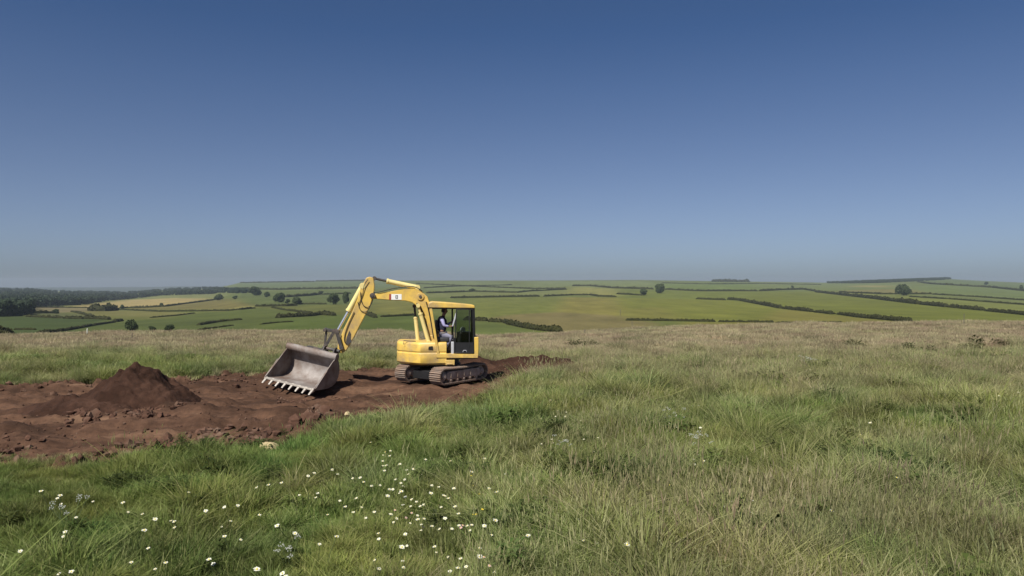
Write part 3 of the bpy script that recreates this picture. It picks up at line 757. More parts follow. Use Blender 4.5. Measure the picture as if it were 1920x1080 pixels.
def broadleaf(name, seed, n, ln, wd, h):
    """leafy weed: broad pointed leaves on short stems"""
    r = np.random.default_rng(seed); V = []; F = []; R = []
    for i in range(n):
        a = r.uniform(0, 6.283); q = r.uniform(0, .12); z = r.uniform(.02, h); L = ln * r.uniform(.6, 1.2); w = wd * r.uniform(.7, 1.2); up = r.uniform(.1, .9); c = r.random() * .5; n0 = len(V)
        ca, sa = math.cos(a), math.sin(a)
        def pt(u, v, k): return (ca * (q + u) - sa * v, sa * (q + u) + ca * v, z + k)
        V += [pt(0, 0, 0), pt(L * .4, w / 2, L * up * .45), pt(L * .5, 0, L * up * .4), pt(L * .4, -w / 2, L * up * .45), pt(L, 0, L * up * .45 - L * .15)]
        R += [c] * 5; F += [(n0, n0+2, n0+1), (n0, n0+3, n0+2), (n0+1, n0+2, n0+4), (n0+2, n0+3, n0+4)]
        V += [(0, 0, -.03), (.004, 0, -.03), pt(0, 0, 0)]; R += [c] * 3; F.append((n0+5, n0+6, n0+7))
    me = bpy.data.meshes.new(name); me.from_pydata(V, [], F); me.materials.append(GRASS)
    at = me.attributes.new('rnd', 'FLOAT', 'POINT'); at.data.foreach_set('value', np.array(R, np.float32))
    return bpy.data.objects.new(name, me)
def build_grass():
    fine = [clump(f'fine_tuft_{i}', 10 + i, 70, 0.24, 0.14, 0.34, 0.010, 0.55) for i in range(4)]          # 0-3
    leafy = [clump(f'leafy_tuft_{i}', 30 + i, 80, 0.22, 0.14, 0.30, 0.016, 0.9) for i in range(3)]           # 4-6
    stalk = [clump(f'stalk_tuft_{i}', 50 + i, 14, 0.20, 0.42, 0.78, 0.0055, 0.32, 0.85, 0.06) for i in range(3)] # 7-9
    far = [clump(f'far_tuft_{i}', 70 + i, 90, 0.5, 0.08, 0.22, 0.022, 0.6, 0.0, 0.0, 0.35) for i in range(3)]      # 10-12
    tuss = [clump(f'tussock_{i}', 90 + i, 170, 0.16, 0.26, 0.50, 0.011, 1.15) for i in range(3)]                # 13-15
    weed = [broadleaf(f'leafy_weed_{i}', 120 + i, 60, 0.16, 0.055, 0.24) for i in range(3)]                      # 16-18
    short = [clump(f'short_tuft_{i}', 140 + i, 130, 0.15, 0.06, 0.17, 0.013, 0.9, 0, 0, .9) for i in range(3)]      # 19-21
    variants = fine + leafy + stalk + far + tuss + weed + short
    for k, v in enumerate(variants): v.name = f'{k:02d}_' + v.name       # the collection picks in name order
    P = []
    def zone(y0, y1, dens, kinds, s0, s1, thin=None):
        a = 0.92; n = int(dens * a * (y1 * y1 - y0 * y0)); u = rng.random(n)
        Y = np.sqrt(y0 * y0 + u * (y1 * y1 - y0 * y0)); X = rng.uniform(-a, a, n) * Y
        k = rng.choice(kinds, n); s = rng.uniform(s0, s1, n)
        keep = np.ones(n, bool)
        if thin is not None: keep = rng.random(n) < thin(X, Y)
        P.append(np.stack([X[keep], Y[keep], k[keep], s[keep]], 1))
    lushf = lambda x, y: sstep(0.02, -0.16, x / y + (fbm(x * 0.5, y * 0.5, 2, 71) - 0.5) * 0.2)
    zone(6.5, 17, 26, [0, 1, 2, 3], 0.7, 1.25, lambda x, y: 1 - 0.72 * lushf(x, y))
    zone(6.5, 17, 20, [4, 5, 6], 0.7, 1.3, lambda x, y: (1 - 0.75 * dryness(x, y)) * (1 - 0.5 * lushf(x, y)))
    zone(6.5, 20, 46, [19, 20, 21], 0.7, 1.5, lambda x, y: 0.12 + 0.88 * lushf(x, y))
    zone(17, 36, 6, [19, 20, 21], 1.2, 2.2, lambda x, y: 0.3 + 0.7 * lushf(x, y))
    zone(6.5, 17, 11, [7, 8, 9], 0.7, 1.2, lambda x, y: np.clip(dryness(x, y) * 1.7 - 0.35, 0.03, 1) * (0.12 + sstep(0.42, 0.62, fbm(x * 0.5, y * 0.5, 3, 12))) * 1.5)
    zone(17, 30, 15, [0, 1, 2, 3, 4, 5, 6], 0.9, 1.5)
    zone(17, 34, 6, [7, 8, 9], 0.8, 1.2, lambda x, y: np.clip(dryness(x, y) * 1.5 - 0.4, 0.02, 1))
    zone(13, 18, 9, [0, 1, 7, 8, 9], 0.6, 1.0, lambda x, y: (x < -7) * 0.8)
    zone(24, 68, 7.0, [10, 11, 12], 0.8, 1.3)
    zone(6.5, 16, 2.2, [13, 14, 15], 0.7, 1.25)
    zone(16, 40, 0.7, [13, 14, 15], 0.8, 1.5)
    zone(6.5, 16, 2.6, [16, 17, 18], 0.6, 1.2, lambda x, y: np.clip(1.1 - 1.3 * dryness(x, y), 0.08, 1) * sstep(0.40, 0.62, fbm(x * 0.6, y * 0.6, 2, 33)) * 1.6)
    zone(16, 34, 0.8, [16, 17, 18], 0.8, 1.3)
    dk = []
    for px, py, n, sp in [(1740,905,26,.35),(1088,915,20,.3),(1180,905,16,.28),(830,905,10,.3),(1000,838,16,.35),(1040,832,10,.3),(290,922,18,.4),(350,912,14,.35),(480,912,8,.25),(160,1030,18,.35),(380,850,12,.3),(470,835,12,.3),
                          (1600,880,14,.3),(1360,975,14,.2),(1420,1015,12,.25),(1040,990,12,.25),(900,1010,12,.25),(1590,845,12,.35),(1775,800,10,.3),(1330,700,8,.3),(1420,716,10,.4),(1290,775,10,.4),(1505,725,10,.4),(1660,660,8,.5),(1720,660,8,.5),(1880,650,12,.9),(1810,655,8,.6),(1580,650,8,.5),(1090,640,8,.6)]:
        x0, y0 = pix0(px, py)
        for _ in range(n): dk.append((x0 + random.gauss(0, sp), y0 + random.gauss(0, sp), random.choice((16, 17, 18)), random.uniform(.7, 1.2) * (1 + max(0, y0 - 20) * .02)))
    P.append(np.array(dk)); ndk = len(dk)
    A = np.concatenate(P); X, Y = A[:, 0], A[:, 1]
    sd = soil_sd(X, Y); d = dryness(X, Y)
    isdk = np.arange(len(A)) >= len(A) - ndk
    ok = (sd > 0.02) | ((sd > -0.35) & (rng.random(len(X)) < 0.25)) | ((sd > -1.6) & (X < -6.5) & (Y < 17.5) & (rng.random(len(X)) < 0.16))
    A, X, Y, sd, d, isdk = A[ok], X[ok], Y[ok], sd[ok], d[ok], isdk[ok]
    n = len(A)
    tuft = fbm(X * 0.75, Y * 0.75, 3, 91); s = A[:, 3] * (0.62 + 0.75 * tuft) * (1 - 0.30 * sstep(0.4, 0.0, d) * sstep(0.55, 0.35, tuft))
    s = s * (0.65 + 0.35 * sstep(0.0, 0.6, sd)) * (1 + 0.22 * sstep(-0.15, 0.1, X / Y) * (Y < 30))
    sz = s * rng.uniform(0.8, 1.25, n)
    tint = 0.40 + 1.2 * fbm(X * 1.0, Y * 1.0, 4, 93) + rng.normal(0, 0.10, n)
    dd = np.clip(d + rng.normal(0, 0.09, n) + 0.45 * sstep(0.3, -0.3, sd), 0, 1)
    weedk = (A[:, 2] >= 16) & (A[:, 2] < 19)
    tint = np.where(weedk, tint * 0.55, tint); tint = np.where(isdk, tint * 0.5, tint); dd = np.where(weedk, dd * 0.4, dd)
    hue = 0.494 + (fbm(X * 0.9, Y * 0.9, 3, 131) - 0.5) * 0.095 + rng.normal(0, 0.008, n)
    Z = ground_z(X, Y)
    rot = np.stack([rng.normal(0, 0.10, n), rng.normal(0.06, 0.10, n), rng.uniform(0, 6.283, n)], 1)
    scatter('meadow_grass', 'long mixed green and straw coloured meadow grass', 'grass', np.stack([X, Y, Z], 1), rot,
            np.stack([s, s, sz], 1), A[:, 2], variants, {'dry': ('FLOAT', dd), 'tint': ('FLOAT', tint), 'hue': ('FLOAT', hue)})
    print('grass tufts', n)
build_grass()

# ------------------------------------------------------------------ wild flowers (each its own object)
PETAL = plain('petal_white', (0.60, 0.60, 0.50), 0.7, var=0.06, scale=30)
PETALY = plain('petal_yellow', (0.70, 0.55, 0.06), 0.7, var=0.1, scale=30)
PETALP = plain('petal_pink', (0.55, 0.36, 0.38), 0.7, var=0.1, scale=30)
STEM = plain('flower_stem', (0.09, 0.12, 0.04), 0.8, var=0.2, scale=10)
def flower_mesh(name, seed, pet, h, rad, n=9):
    r = random.Random(seed); mb = MB()
    mb.tube([(0, 0, -0.02), (r.uniform(-.02, .02), r.uniform(-.02, .02), h * .5), (0, 0, h)], [0.004, 0.0035, 0.003], 5, 1)
    for k in range(n):
        a = 6.283 * k / n + r.uniform(-.1, .1); q = rad * r.uniform(.85, 1.1); w = rad * 0.34; up = r.uniform(.0, .35) * rad
        ca, sa = math.cos(a), math.sin(a)
        mb.add([(0, 0, h), (ca*q*.6 - sa*w, sa*q*.6 + ca*w, h + up*.7), (ca*q, sa*q, h + up), (ca*q*.6 + sa*w, sa*q*.6 - ca*w, h + up*.7)], [(0, 1, 2, 3)], 0)
    mb.cyl((0, 0, h - .006), (0, 0, h + .012), rad * .32, rad * .2, 7, 2)
    me = bpy.data.meshes.new(name); me.from_pydata(mb.v, [], mb.f)
    for m in (pet, STEM, PETALY): me.materials.append(m)
    me.polygons.foreach_set('material_index', mb.mi); return me
WF = [flower_mesh('white_flower', i, PETAL, 0.36 + .03 * i, 0.026 + .004 * i) for i in range(3)]
YF = flower_mesh('yellow_flower', 8, PETALY, 0.36, 0.022); PF = flower_mesh('pink_flower', 9, PETALP, 0.36, 0.024)
def flower(px, py, name, meshes, label, group, sc=1.0):
    me = random.choice(meshes); h = 0.40 * sc
    Y = (CAMZ - h) * FP / (py - HZ); X = (px - CX) / FP * Y; z = float(ground_z(X, Y))
    if float(soil_sd(X, Y)) < 0: return
    Y = (CAMZ - z - h) * FP / (py - HZ); X = (px - CX) / FP * Y; z = float(ground_z(X, Y))
    o = link_mesh(name, me); o.location = (X, Y, z); s = sc * random.uniform(.85, 1.15); o.scale = (s, s, s)
    o.rotation_euler = (random.uniform(.1, .5), random.uniform(-.3, .3), random.uniform(-.6, .6)); tag(o, label, 'flower', group)
GL = 'white flowers in the lush grass at lower left'
for x, y in [(91,923),(108,926),(122,914),(183,925),(123,934),(245,934),(232,952),(281,951),(343,921),(391,943),(432,932),(448,943),(486,954),(332,970),(348,964),(345,979),(290,968),(251,992),(293,1007),(424,967),(420,970),(500,905),(505,913),(537,898),(574,881),(593,879),(599,876),(613,874),(629,884),(602,927),(547,972),(536,994),(429,1001),(440,1007),(592,1001),(613,1002),(135,1055),(149,1056),(228,1063),(237,1055),(250,1050),(298,1057),(311,1050),(404,1051),(416,1045),(468,1065),(545,1050),(535,1062),(197,1067),(130,990),(143,985),(146,962),(618,957),(605,916),(636,927),(48,1028)]:
    flower(x, y, 'white_flower', WF, 'small white flower in the lush green grass at lower left', GL, random.uniform(.8, 1.15))
GC = 'white flowers of the dense centre patch'
pts = [(729,843),(717,862),(740,858),(733,869),(724,876),(751,885),(771,881),(790,882),(768,890),(685,893),(689,911),(736,904),(757,903),(766,903),(786,903),(752,914),(756,918),(679,928),(714,928),(667,940),(788,930),(803,929),(805,941),(827,922),(830,916),(845,914),(846,926),(874,933),(866,943),(686,957),(718,960),(730,961),(735,962),(703,959),(722,992),(757,969),(784,961),(795,974),(797,972),(790,990),(837,953),(869,962),(863,978),(904,969),(842,1008),(880,988),(881,1006),(893,1018),(873,1040),(846,1062),(857,1063),(757,1034),(763,1052),(718,1041),(906,862),(942,886),(949,935),(1020,935),(907,910),(700,1060),(740,1020),(820,1010),(872,1075)]
pts += [(random.gauss(740, 60), random.gauss(905, 38)) for _ in range(26)] + [(random.gauss(860, 90), random.gauss(985, 45)) for _ in range(20)]
for x, y in pts: flower(x + random.uniform(-2, 2), y, 'white_flower', WF, 'small white flower in the dense patch at bottom centre', GC, random.uniform(.7, 1.05))
GR = 'white flowers in the tall grass at lower right'
for x, y in [(1016,845),(1019,842),(1034,838),(1042,836),(1062,848),(1110,842),(1127,818),(1072,846),(1100,825),(1353,946),(1378,942),(1386,943),(1394,944),(1484,925),(1310,840),(1297,859),(1308,862),(1356,964),(1666,896),(1668,975),(1710,963),(1536,956),(1564,863),(1592,870),(1246,918),(1078,964),(1104,1008),(1110,1010),(1156,1006),(1168,1004),(1292,850),(1320,858),(1864,884),(1893,891),(1636,793),(1600,812),(1500,797)]:
    flower(x, y, 'white_flower', WF, 'small white flower in the tall mixed grass at lower right', GR, random.uniform(.7, 1.05))
GB = 'white flowers above centre by the earth strip'
for x, y in [(1072,738),(1060,742),(1050,741),(1035,756),(1040,752),(1119,716),(1124,720),(1128,728),(1118,733),(1102,733),(1113,766),(1116,770),(1048,770),(1035,776),(1058,783),(1096,792)] + [(random.uniform(1000, 1180), random.uniform(715, 800)) for _ in range(16)]:
    flower(x, y, 'white_flower', WF, 'tiny white flower in grass right of the bare earth', GB, .8)
GD = 'white flowers far out in the right meadow'
for x, y in [(1509,683),(1514,688),(1519,682),(1508,693),(1501,695),(1584,694),(1270,772),(1254,786),(1262,788),(1248,800),(1270,805),(1290,790),(1312,799),(1868,735),(1880,733),(1900,735),(1912,730),(1862,740),(1300,752),(1308,760)]:
    flower(x, y, 'white_flower', WF, 'tiny white flower far out in the right meadow', GD, .9)
for x, y in [(896,953),(901,957),(898,948)]: flower(x, y, 'yellow_flower', [YF], 'small yellow flower among white ones at bottom centre', 'yellow flowers at bottom centre', .9)
for x, y in [(888,893),(895,898),(890,907)]: flower(x, y, 'yellow_flower', [YF], 'small yellow flower in pale grass above the bottom centre patch', 'yellow flowers above the centre patch', .8)
for x, y in [(745,950),(752,955),(765,950),(780,968)]: flower(x, y, 'pink_flower', [PF], 'dull pink flower head in the dense white patch', 'pink flowers in the white patch', .9)
for x, y in [(864,990),(872,992),(900,1028),(908,1032)]: flower(x, y, 'pink_flower', [PF], 'dull pink flower head at bottom centre right of the white patch', 'pink flowers right of the white patch', .95)

def umbel(px, py, label, seed, n=7, h=0.5, sc=1.0):
    r = random.Random(seed); x, y = pix0(px, py); z = float(ground_z(x, y)); mb = MB()
    for k in range(n):
        a = r.uniform(0, 6.283); q = r.uniform(.04, .24) * sc; hh = h * r.uniform(.55, 1.05); tx, ty = math.cos(a) * q, math.sin(a) * q
        mb.tube([(tx * .2, ty * .2, -.02), (tx * .6, ty * .6, hh * .6), (tx, ty, hh)], [.005, .004, .003], 5, 0)
        for j in range(9):
            b = 6.283 * j / 8; rr = .034 * sc * (j < 8) * r.uniform(.6, 1.2); fx, fy, fz = tx + math.cos(b) * rr, ty + math.sin(b) * rr, hh + .03 + r.uniform(-.025, .02)
            mb.tube([(tx, ty, hh), (fx, fy, fz)], .0016, 3, 0); mb.cyl((fx, fy, fz - .003), (fx, fy, fz + .008), .0062 * sc, .004 * sc, 6, 1)
    o = mb.build('umbel_plant', [STEM, PETALU], smooth=False); o.location = (x, y, z); tag(o, label, 'wild plant')
PETALU = plain('umbel_floret', (0.36, 0.37, 0.33), 0.8, var=0.1, scale=30)
umbel(132, 1010, 'pale grey white umbel plant in the lush grass at far lower left', 1, 8, .42)
umbel(1056, 862, 'airy pale umbel plant right of the dark weeds at centre', 2, 9, .45, 1.1)
umbel(1308, 870, 'tall loose umbel plant with small white heads, right of centre', 3, 10, .55, 1.1)
umbel(1265, 805, 'farther umbel plant with tiny pale heads above the tall loose one', 4, 10, .55, 1.2)
umbel(1512, 700, 'distant pale umbel plant in the middle of the right meadow', 5, 12, .6, 1.6)
umbel(542, 1072, 'low white umbel plant at the bottom edge left of centre', 6, 6, .34)

# ------------------------------------------------------------------ thin posts
POST_D = plain('post_grey', (0.10, 0.09, 0.075), 0.9, var=0.2, scale=4); POST_P = plain('post_pale', (0.5, 0.52, 0.45), 0.9, var=0.1, scale=4)
def post(px, base, top, Y, m, label, w=0.06):
    X = (px - CX) / FP * Y; z0 = float(ground_z(X, Y)); h = (base - top) * Y / FP
    mb = MB(); mb.tube([(0, 0, -.3), (0.02, 0, h * .5), (0.0 + .03, 0, h)], [w / 2, w * .48, w * .42], 7); mb.cyl((.03, 0, h), (.03, 0, h + w * .5), w * .42, w * .15, 7)
    o = mb.build('post', m); o.location = (X, Y, z0); tag(o, label, 'post', 'thin posts along the crest')
post(247, 645, 631, 52, POST_D, 'thin dark post in the straw grass below the three bushes', .05)
post(163, 627, 615, 62, POST_P, 'pale thin post at left on the meadow crest', .10)
post(1096, 634, 622, 58, POST_D, 'thin grey post on the crest right of the excavator', .05)
post(1163, 597, 586, 600, POST_D, 'far thin pole left end of the long straight hedge', .4)
post(1185, 612, 603, 400, POST_D, 'far thin pole under the left end of the long straight hedge', .25)
post(1807, 607, 585, 61, POST_D, 'taller thin post on the crest at right', .055)

# ------------------------------------------------------------------ excavator
YEL = plain('machine_yellow', (0.64, 0.43, 0.090), 0.45, var=0.12, scale=2.4, dirt=(0.34, 0.245, 0.13), dirt_amt=0.38, spec=0.4)
YEL2 = plain('cylinder_yellow', (0.64, 0.53, 0.22), 0.45, var=0.07, scale=3.0, spec=0.4)
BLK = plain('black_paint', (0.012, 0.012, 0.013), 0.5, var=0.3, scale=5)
DRK = plain('dark_greasy_steel', (0.045, 0.042, 0.040), 0.55, var=0.35, scale=6, dirt=(0.14, 0.10, 0.075), dirt_amt=0.25)
STEEL = plain('worn_bucket_steel', (0.25, 0.228, 0.215), 0.7, 0.1, var=0.25, scale=2.5, dirt=(0.13, 0.09, 0.07), dirt_amt=0.6, bump=0.12)
TOOTH = plain('polished_tooth_steel', (0.45, 0.41, 0.36), 0.45, 0.3, var=0.2, scale=8)
CHROME = plain('chrome_rod', (0.75, 0.75, 0.76), 0.25, 0.8, var=0.05, scale=4)
TRK = plain('dusty_track_steel', (0.20, 0.17, 0.15), 0.8, 0.05, var=0.3, scale=5, dirt=(0.24, 0.165, 0.12), dirt_amt=0.9, bump=0.2)
TRKF = plain('muddy_track_frame', (0.42, 0.33, 0.265), 0.9, var=0.3, scale=4, dirt=(0.26, 0.18, 0.135), dirt_amt=0.3, bump=0.4)
GREY = plain('light_grey_plastic', (0.42, 0.43, 0.46), 0.5, var=0.08, scale=6)
SEATM = plain('seat_vinyl', (0.02, 0.02, 0.024), 0.7, var=0.2, scale=10)
WHITE = plain('white_decal', (0.75, 0.75, 0.72), 0.5, var=0.04, scale=10)
RED = plain('red_decal', (0.30, 0.06, 0.04), 0.5, var=0.05, scale=10)
INK = plain('decal_ink', (0.03, 0.03, 0.03), 0.6, var=0.1, scale=10)
RUBBER = plain('hose_rubber', (0.02, 0.018, 0.017), 0.6, var=0.2, scale=8)
def glass_mat(name, tint, refl):
    m, t, p = new_mat(name); t.nodes.remove(p)
    tr = t.nodes.new('ShaderNodeBsdfTransparent'); tr.inputs[0].default_value = (*tint, 1); gl = t.nodes.new('ShaderNodeBsdfGlossy'); gl.inputs['Roughness'].default_value = 0.03
    fr = t.nodes.new('ShaderNodeFresnel'); fr.inputs['IOR'].default_value = refl; ms = t.nodes.new('ShaderNodeMixShader')
    t.links.new(fr.outputs[0], ms.inputs[0]); t.links.new(tr.outputs[0], ms.inputs[1]); t.links.new(gl.outputs[0], ms.inputs[2])
    t.links.new(ms.outputs[0], t.nodes['Material Output'].inputs['Surface']); return m
GLASS = glass_mat('tinted_cab_glass', (0.60, 0.65, 0.61), 1.5)

B_ = math.radians(8); O_ = Vector((-2.45, 26.95, 0)); Fv = Vector((-math.cos(B_), -math.sin(B_), 0)); Lv = Vector((math.sin(B_), -math.cos(B_), 0))
EX = empty('excavator', O_, math.pi + B_)
tag(EX, 'yellow crawler excavator with a wide grey bucket standing on the bare earth', 'excavator')
def LP(px, py, l):
    """machine-frame (forward, height) of the photographed point, for a part l metres to the machine's left of its centre line"""
    k = (px - CX) / FP; f = (k * (O_.y + l * Lv.y) - O_.x - l * Lv.x) / (Fv.x - k * Fv.y)
    Y = O_.y + f * Fv.y + l * Lv.y; return f, CAMZ - (py - HZ) * Y / FP
def L3(px, py, l):
    f, z = LP(px, py, l); return Vector((f, l, z))
def W2L(p):
    d = Vector(p) - O_; return Vector((d.dot(Fv), d.dot(Lv), d.z))

# --- undercarriage
Tv = Vector((0.6, 0.8, 0)); Nv = Vector((0.8, -0.6, 0))     # along the tracks (away) and across (toward the camera), world
TO_ = -0.15     # the crawler frame sits a little forward of the slew ring
UC = Matrix(((Tv.dot(Fv), Nv.dot(Fv), 0, Tv.dot(Fv) * TO_), (Tv.dot(Lv), Nv.dot(Lv), 0, Tv.dot(Lv) * TO_), (0, 0, 1, 0), (0, 0, 0, 1)))
def track(side):
    R, H, half = 0.255, 0.275, 1.02; c = side * 0.84; w = 0.25
    path = []; N = 46; per = 4 * half + 2 * math.pi * R
    def at(s):
        s %= per
        if s < 2 * half:
            q = s / (2 * half); return (-half + s, H + R - 0.03 * math.sin(math.pi * q), 0)
        s -= 2 * half
        if s < math.pi * R: a = s / R; return (half + R * math.sin(a), H + R * math.cos(a), a)
        s -= math.pi * R
        if s < 2 * half: return (half - s, H - R, math.pi)
        s -= 2 * half; a = math.pi + s / R; return (-half + R * math.sin(a), H + R * math.cos(a), a)
    mb = MB()
    for i in range(N):
        x, z, a = at(i * per / N); ca, sa = math.cos(a), math.sin(a)
        def pt(u, v, y): return (x + u * ca + v * sa, y, z - u * sa + v * ca)
        for (u0, u1, v0, v1) in ((-.058, .058, -.02, .012), (-.05, -.028, .012, .045), (.02, .04, .012, .04)):
            vs = [pt(u, v, y) for y in (c - w, c + w) for u, v in ((u0, v0), (u1, v0), (u1, v1), (u0, v1))]
            mb.add(vs, [(3,2,1,0),(4,5,6,7),(0,1,5,4),(1,2,6,5),(2,3,7,6),(3,0,4,7)])
        vs = [pt(u, v, y) for y in (c - .07, c + .07) for u, v in ((-.055, -.07), (.055, -.07), (.055, -.02), (-.055, -.02))]
        mb.add(vs, [(3,2,1,0),(4,5,6,7),(0,1,5,4),(1,2,6,5),(2,3,7,6),(3,0,4,7)])
    t = mb.build('track', TRK, EX, xf=UC, smooth=False)
    fr = MB(); fr.prism([(-.90, .18), (-.84, .14), (.84, .14), (.90, .18), (.90, .36), (.8, .42), (-.8, .42), (-.90, .36)], c - .13, c + .215)
    for k in range(5): x = -.7 + k * .35; fr.box((x - .02, c + .215, .2), (x + .02, c + .235, .38))
    fr.build('track_frame', TRKF, t, 0.01, xf=UC)
    for x in (-half, half):
        wl = MB(); wl.cyl((x, c - .12, H), (x, c + .12, H), .19, .19, 22); wl.cyl((x, c + .12, H), (x, c + .215, H), .12, .10, 16); wl.cyl((x, c + .215, H), (x, c + .235, H), .05, .05, 10)
        if x > 0:
            for k in range(14):
                a = 6.283 * k / 14; wl.cyl((x + .18 * math.cos(a), c - .04, H + .18 * math.sin(a)), (x + .18 * math.cos(a), c + .04, H + .18 * math.sin(a)), .032, .032, 6)
        wl.build('sprocket' if x > 0 else 'idler', TRKF, t, 0.006, xf=UC)
    for k in range(5):
        x = -.68 + k * .34; rl = MB(); rl.cyl((x, c - .17, .115), (x, c + .20, .115), .075, .085, 14); rl.cyl((x, c + .20, .115), (x, c + .225, .115), .04, .04, 10); rl.build('roller', TRKF, t, 0.004, xf=UC)
    rl = MB(); rl.cyl((.1, c - .1, .46), (.1, c + .12, .46), .045, .055, 12); rl.build('roller', TRKF, t, xf=UC)
track(1); track(-1)
mb = MB(); mb.box((-.55, -.6, .22), (.75, .6, .44)); mb.box((-.84, -.62, .24), (-.5, .62, .38)); mb.box((.7, -.62, .24), (.84, .62, .38)); mb.box((-.92, -.56, .09), (.70, .56, .40)); mb.build('chassis_and_shadow_fill', BLK, EX, .02, xf=UC)  # deep belly box and black colour stand in for shade between the tracks
mb = MB(); mb.cyl((0, 0, .44), (0, 0, .78), .52, .52, 32); mb.cyl((0, 0, .50), (0, 0, .58), .58, .58, 32); mb.build('turntable', DRK, EX, .008)
# --- house
hf, hz = LP(745, 684, 0.1); z0 = 0.60; z1 = 1.40
fp = [(1.66, -.92), (1.72, -.70), (1.72, .02), (1.64, .24), (1.06, .82), (.90, .93), (-.02, .95), (-.02, -.92)]
mb = MB(); n = len(fp)
lv = [(z0, .93, 0.04), (z0 + .08, 1.0, 0), (1.0, 1.0, 0), (1.02, .985, 0), (1.06, .985, 0), (1.08, 1.0, 0), (z1 - .07, 1.0, 0), (z1, .96, 0.02)]
vs = []
for z, s, d in lv:
    for x, y in fp: vs.append((max(x * s, x if x < 0 else -9), y * s, z))
fs = [list(range(n-1, -1, -1)), [(len(lv)-1)*n + i for i in range(n)]]
for k in range(len(lv) - 1): fs += [(k*n+i, k*n+(i+1) % n, (k+1)*n+(i+1) % n, (k+1)*n+i) for i in range(n)]
mb.add(vs, fs); house = mb.build('body', YEL, EX, .015)
mb = MB(); mb.tube([L3(757, 645, .5) + Vector((0, 0, -.02)), L3(757, 642, .5) + Vector((0, 0, .06)), L3(779, 643, .5) + Vector((0, 0, .06)), L3(779, 645, .5) + Vector((0, 0, -.02))], .014, 6); mb.build('grab_rail', DRK, house)
mb = MB(); mb.prism([LP(803, 655, .97), LP(804, 650, .97), LP(811, 649, .97), LP(812, 656, .97)], .945, .962); mb.build('vent', BLK, house)
mb = MB(); mb.box((-.30, .45, .60), (.02, .99, .78)); mb.box((-.22, .99, .63), (-.02, 1.05, .66)); mb.build('step', YEL, EX, .012)
mb = MB(); mb.box((-1.12, -.92, .80), (-.03, .90, .95)); mb.build('rear_deck', DRK, EX, .01)
mb = MB(); mb.prism([(-1.15, .96), (-.05, .96), (-.05, 1.42), (-.95, 1.42), (-1.15, 1.30)], -.92, -.12); hd = mb.build('engine_hood', YEL, EX, .03)
mb = MB(); mb.cyl((-.7, -.6, 1.42), (-.7, -.6, 1.62), .035, .035, 12); mb.build('exhaust', DRK, hd)
mb = MB(); mb.box((.05, -.34, 1.0), (.62, -.22, 1.72)); mb.box((.05, .06, 1.0), (.62, .18, 1.60)); mb.build('boom_bracket', YEL, EX, .02)
# --- boom
bo = [(700,560),(698,553),(704,550.5),(735,545.5),(757,541),(776,540),(790,545.5),(801,556),(806,570),(809,595),(813,620),(819,648),(819,664),(811,666),(806,645),(801,625),(794,603),(787,584),(780,572),(772,566.5),(760,564),(730,562.5)]
mb = MB(); mb.prism([LP(x, y, 0) for x, y in bo], -.16, .16); boom = mb.build('boom', YEL, EX, .02)
mb = MB(); c = L3(788, 556, 0); mb.cyl(c + Vector((0, -.21, 0)), c + Vector((0, .20, 0)), .13, .13, 20); mb.build('pin_boss', YEL, boom, .01)
mb = MB(); mb.cyl(c + Vector((0, .20, 0)), c + Vector((0, .227, 0)), .055, .05, 14); mb.build('pin', DRK, boom)
p0, p1 = L3(732.5, 551.5, .2), L3(753, 562, .2)
mb = MB(); mb.box((p0.x, .155, p0.z), (p1.x, .166, p1.z)); dc = mb.build('decal', WHITE, boom)
p2 = L3(729.5, 562, .2); mb = MB(); mb.box((p0.x - .02, .155, p0.z + .002), (p2.x, .1685, p1.z - .002)); mb.build('decal_edge', RED, dc)
mb = MB(); cx_, cz_ = (p0.x * .45 + p1.x * .55), (p0.z + p1.z) / 2; a_, b_, q_ = .035, .055, .018
for s_ in (1, 0, -1): mb.box((cx_ - a_, .165, cz_ + s_ * b_ - q_ / 2), (cx_ + a_, .171, cz_ + s_ * b_ + q_ / 2))
for s_ in (1, -1): mb.box((cx_ + s_ * a_ - q_ / 2, .165, cz_ - b_), (cx_ + s_ * a_ + q_ / 2, .1705, cz_ + b_))
mb.build('numeral', INK, dc)
def cylinder(name, a, b, rt, rr, tubef, matt, matr=None, parent=EX):
    a = Vector(a); b = Vector(b); m = a.lerp(b, tubef)
    mb = MB(); mb.cyl(a, m, rt, rt, 18); mb.cyl(m - (m - a).normalized() * .07, m, rt * 1.18, rt * 1.12, 18); d = Vector((0, rt * 1.15, 0)); mb.cyl(a - d, a + d, rt * 1.1, rt * 1.1, 14)
    o = mb.build(name, matt, parent, .006); mb = MB(); mb.cyl(m, b, rr, rr, 14); mb.cyl(b - d, b + d, rr * 1.7, rr * 1.7, 12); mb.build('rod', matr or CHROME, o)
    return o
cylinder('boom_cylinder', L3(804, 642, .31), L3(784, 573, .31), .075, .042, .80, YEL2, YEL2)
cylinder('boom_cylinder', L3(785, 650, -.31), L3(777, 574, -.31), .075, .042, .74, YEL2, DRK)
cylinder('stick_cylinder', L3(783, 539, 0), L3(702, 522, 0), .085, .045, .72, YEL2, DRK)
